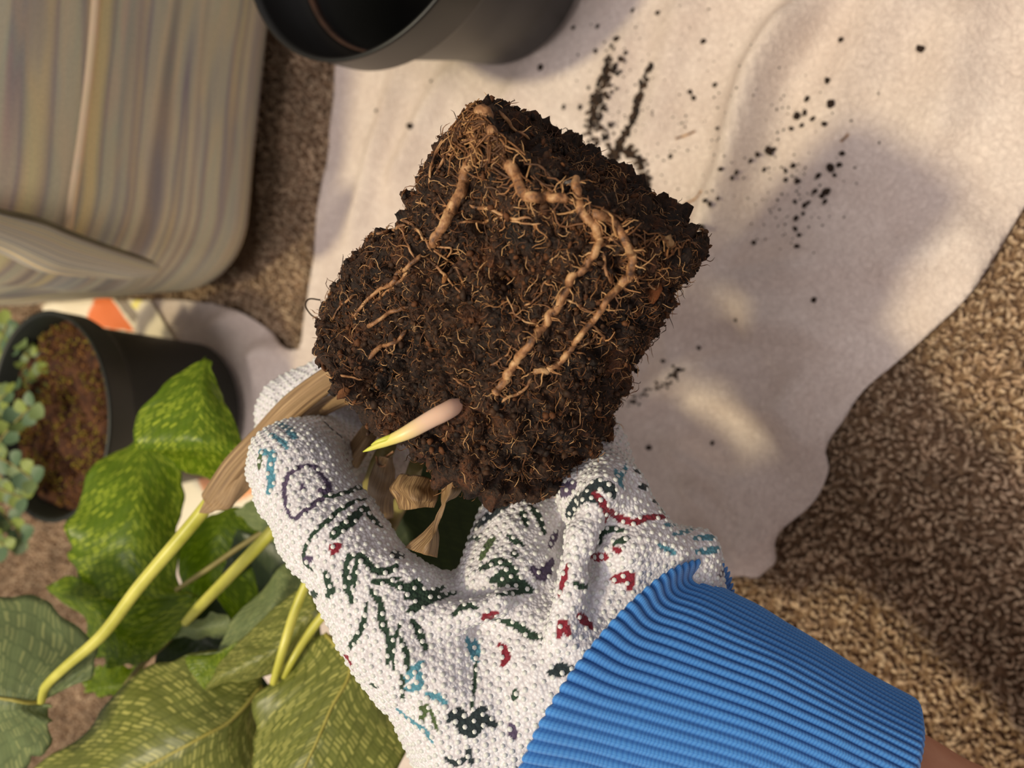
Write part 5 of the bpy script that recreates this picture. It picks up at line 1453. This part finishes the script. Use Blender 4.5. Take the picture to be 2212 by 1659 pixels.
if np.mean(np.sum(GN[:1000] * GN[:1000], 1)) and (hit(glove_bvh, 1000, 1500)[1] @ np.array(glove_bvh.find_nearest(Vector(h_))[1])) < 0: DN = -DN
ND = 6
a8 = np.arange(ND) * 2 * math.pi / ND
tv = np.vstack([np.c_[np.cos(a8), np.sin(a8), np.full(ND, -0.35)], np.c_[0.8 * np.cos(a8), 0.8 * np.sin(a8), np.full(ND, 0.36)], [[0, 0, 0.58]]])
tfq = grid_faces(2, ND, True); tft = np.stack([ND + np.arange(ND), ND + (np.arange(ND) + 1) % ND, np.full(ND, 2 * ND)], -1)
rots = rot_to(DN); scd = 0.00088 * rng.uniform(0.9, 1.1, len(DP))
Vd, Fd1 = stamp(tv, tfq, DP, rots, scd); _, Fd2 = stamp(tv, tft, DP, rots, scd)
link('grip_dots', mesh_np('grip_dots', Vd, [Fd1, Fd2], M['dot']), glove, kind='stuff', label='rows of small raised translucent grip dots')

# ---- blue rib knit cuff
rings = [  # centre px, E px (to upper edge), D px (towards camera bow), depth, b (m)
 ((1330, 1560), (207, -357), (-155, -30), .240, .0335), ((1345, 1566), (196, -352), (-140, -26), .240, .0345), ((1385, 1582), (140, -332), (-100, -18), .241, .0340), ((1440, 1602), (132, -330), (-60, -10), .242, .0335),
 ((1600, 1662), (120, -306), (10, 0), .244, .0335), ((1760, 1740), (112, -290), (50, 5), .246, .0335), ((1855, 1796), (125, -280), (85, 10), .247, .0335)]
NR, NPH, RIBS = 160, 86 * 6, 86
ph = np.linspace(0, 2 * math.pi, NPH, endpoint=False)
par_ = np.array([list(c) + list(e) + list(d_) + [z_, b_] for c, e, d_, z_, b_ in rings], float)
ss = np.array([0, 0.04, 0.13, 0.24, 0.52, 0.83, 1.0]); tq = np.linspace(0, 1, NR)
idxf = np.interp(tq, ss, np.arange(len(rings)))
pf = catmull(par_, 601)
pf = pf[np.round(idxf / (len(rings) - 1) * 600).astype(int)]
for _ in range(4): pf[1:-1] = 0.5 * pf[1:-1] + 0.25 * (pf[:-2] + pf[2:])
gather = np.exp(-(tq / 0.16) ** 2)
rib = np.abs(np.sin(ph * RIBS / 2))
amp = (0.00044 + 0.0004 * gather)[:, None]
rad = 1 + 0.016 * fbm(np.stack([np.cos(ph)[None] * 2 + 0 * tq[:, None], np.sin(ph)[None] * 2 + 0 * tq[:, None], tq[:, None] * 4 + 0 * ph[None]], -1), 2, 401)
cph, sph = np.cos(ph)[None] * rad, np.sin(ph)[None] * rad
xpx = pf[:, 0:1] + pf[:, 2:3] * cph + pf[:, 4:5] * sph
ypx = pf[:, 1:2] + pf[:, 3:4] * cph + pf[:, 5:6] * sph
dz = pf[:, 6:7] - pf[:, 7:8] * sph
VC = W(xpx, ypx, dz)
cenl = W(pf[:, 0], pf[:, 1], pf[:, 6])
outw = VC - cenl[:, None]; outw /= np.linalg.norm(outw, axis=-1, keepdims=True)
VC = VC + outw * ((rib[None] - 0.6) * amp * 2)[..., None]
edge_r = np.clip(1 - tq / 0.015, 0, 1)[:, None, None] * 0.0025 + np.clip((tq - 0.985) / 0.015, 0, 1)[:, None, None] * 0.002
VC = VC - outw * edge_r
inner = [VC[0] - outw[0] * 0.006]
axis_d = (cenl[-1] - cenl[-20]); axis_d /= np.linalg.norm(axis_d)
inner2 = [VC[-1] - outw[-1] * 0.0015, VC[-1] - outw[-1] * 0.0022 - axis_d * 0.004, VC[-1] - outw[-1] * 0.0026 - axis_d * 0.02]
ALL = np.concatenate([np.array(inner), VC, np.array(inner2)], 0)
vv = np.concatenate([[0], tq * 92, [92, 92.3, 93]])
uvc = np.stack([np.broadcast_to((ph / (2 * math.pi) * RIBS)[None], (len(vv), NPH)), np.broadcast_to(vv[:, None], (len(vv), NPH))], -1).reshape(-1, 2)
link('cuff', mesh_np('cuff', ALL.reshape(-1, 3), grid_faces(len(vv), NPH, True), M['cuff'], uv=uvc), glove, label='blue ribbed knit cuff')
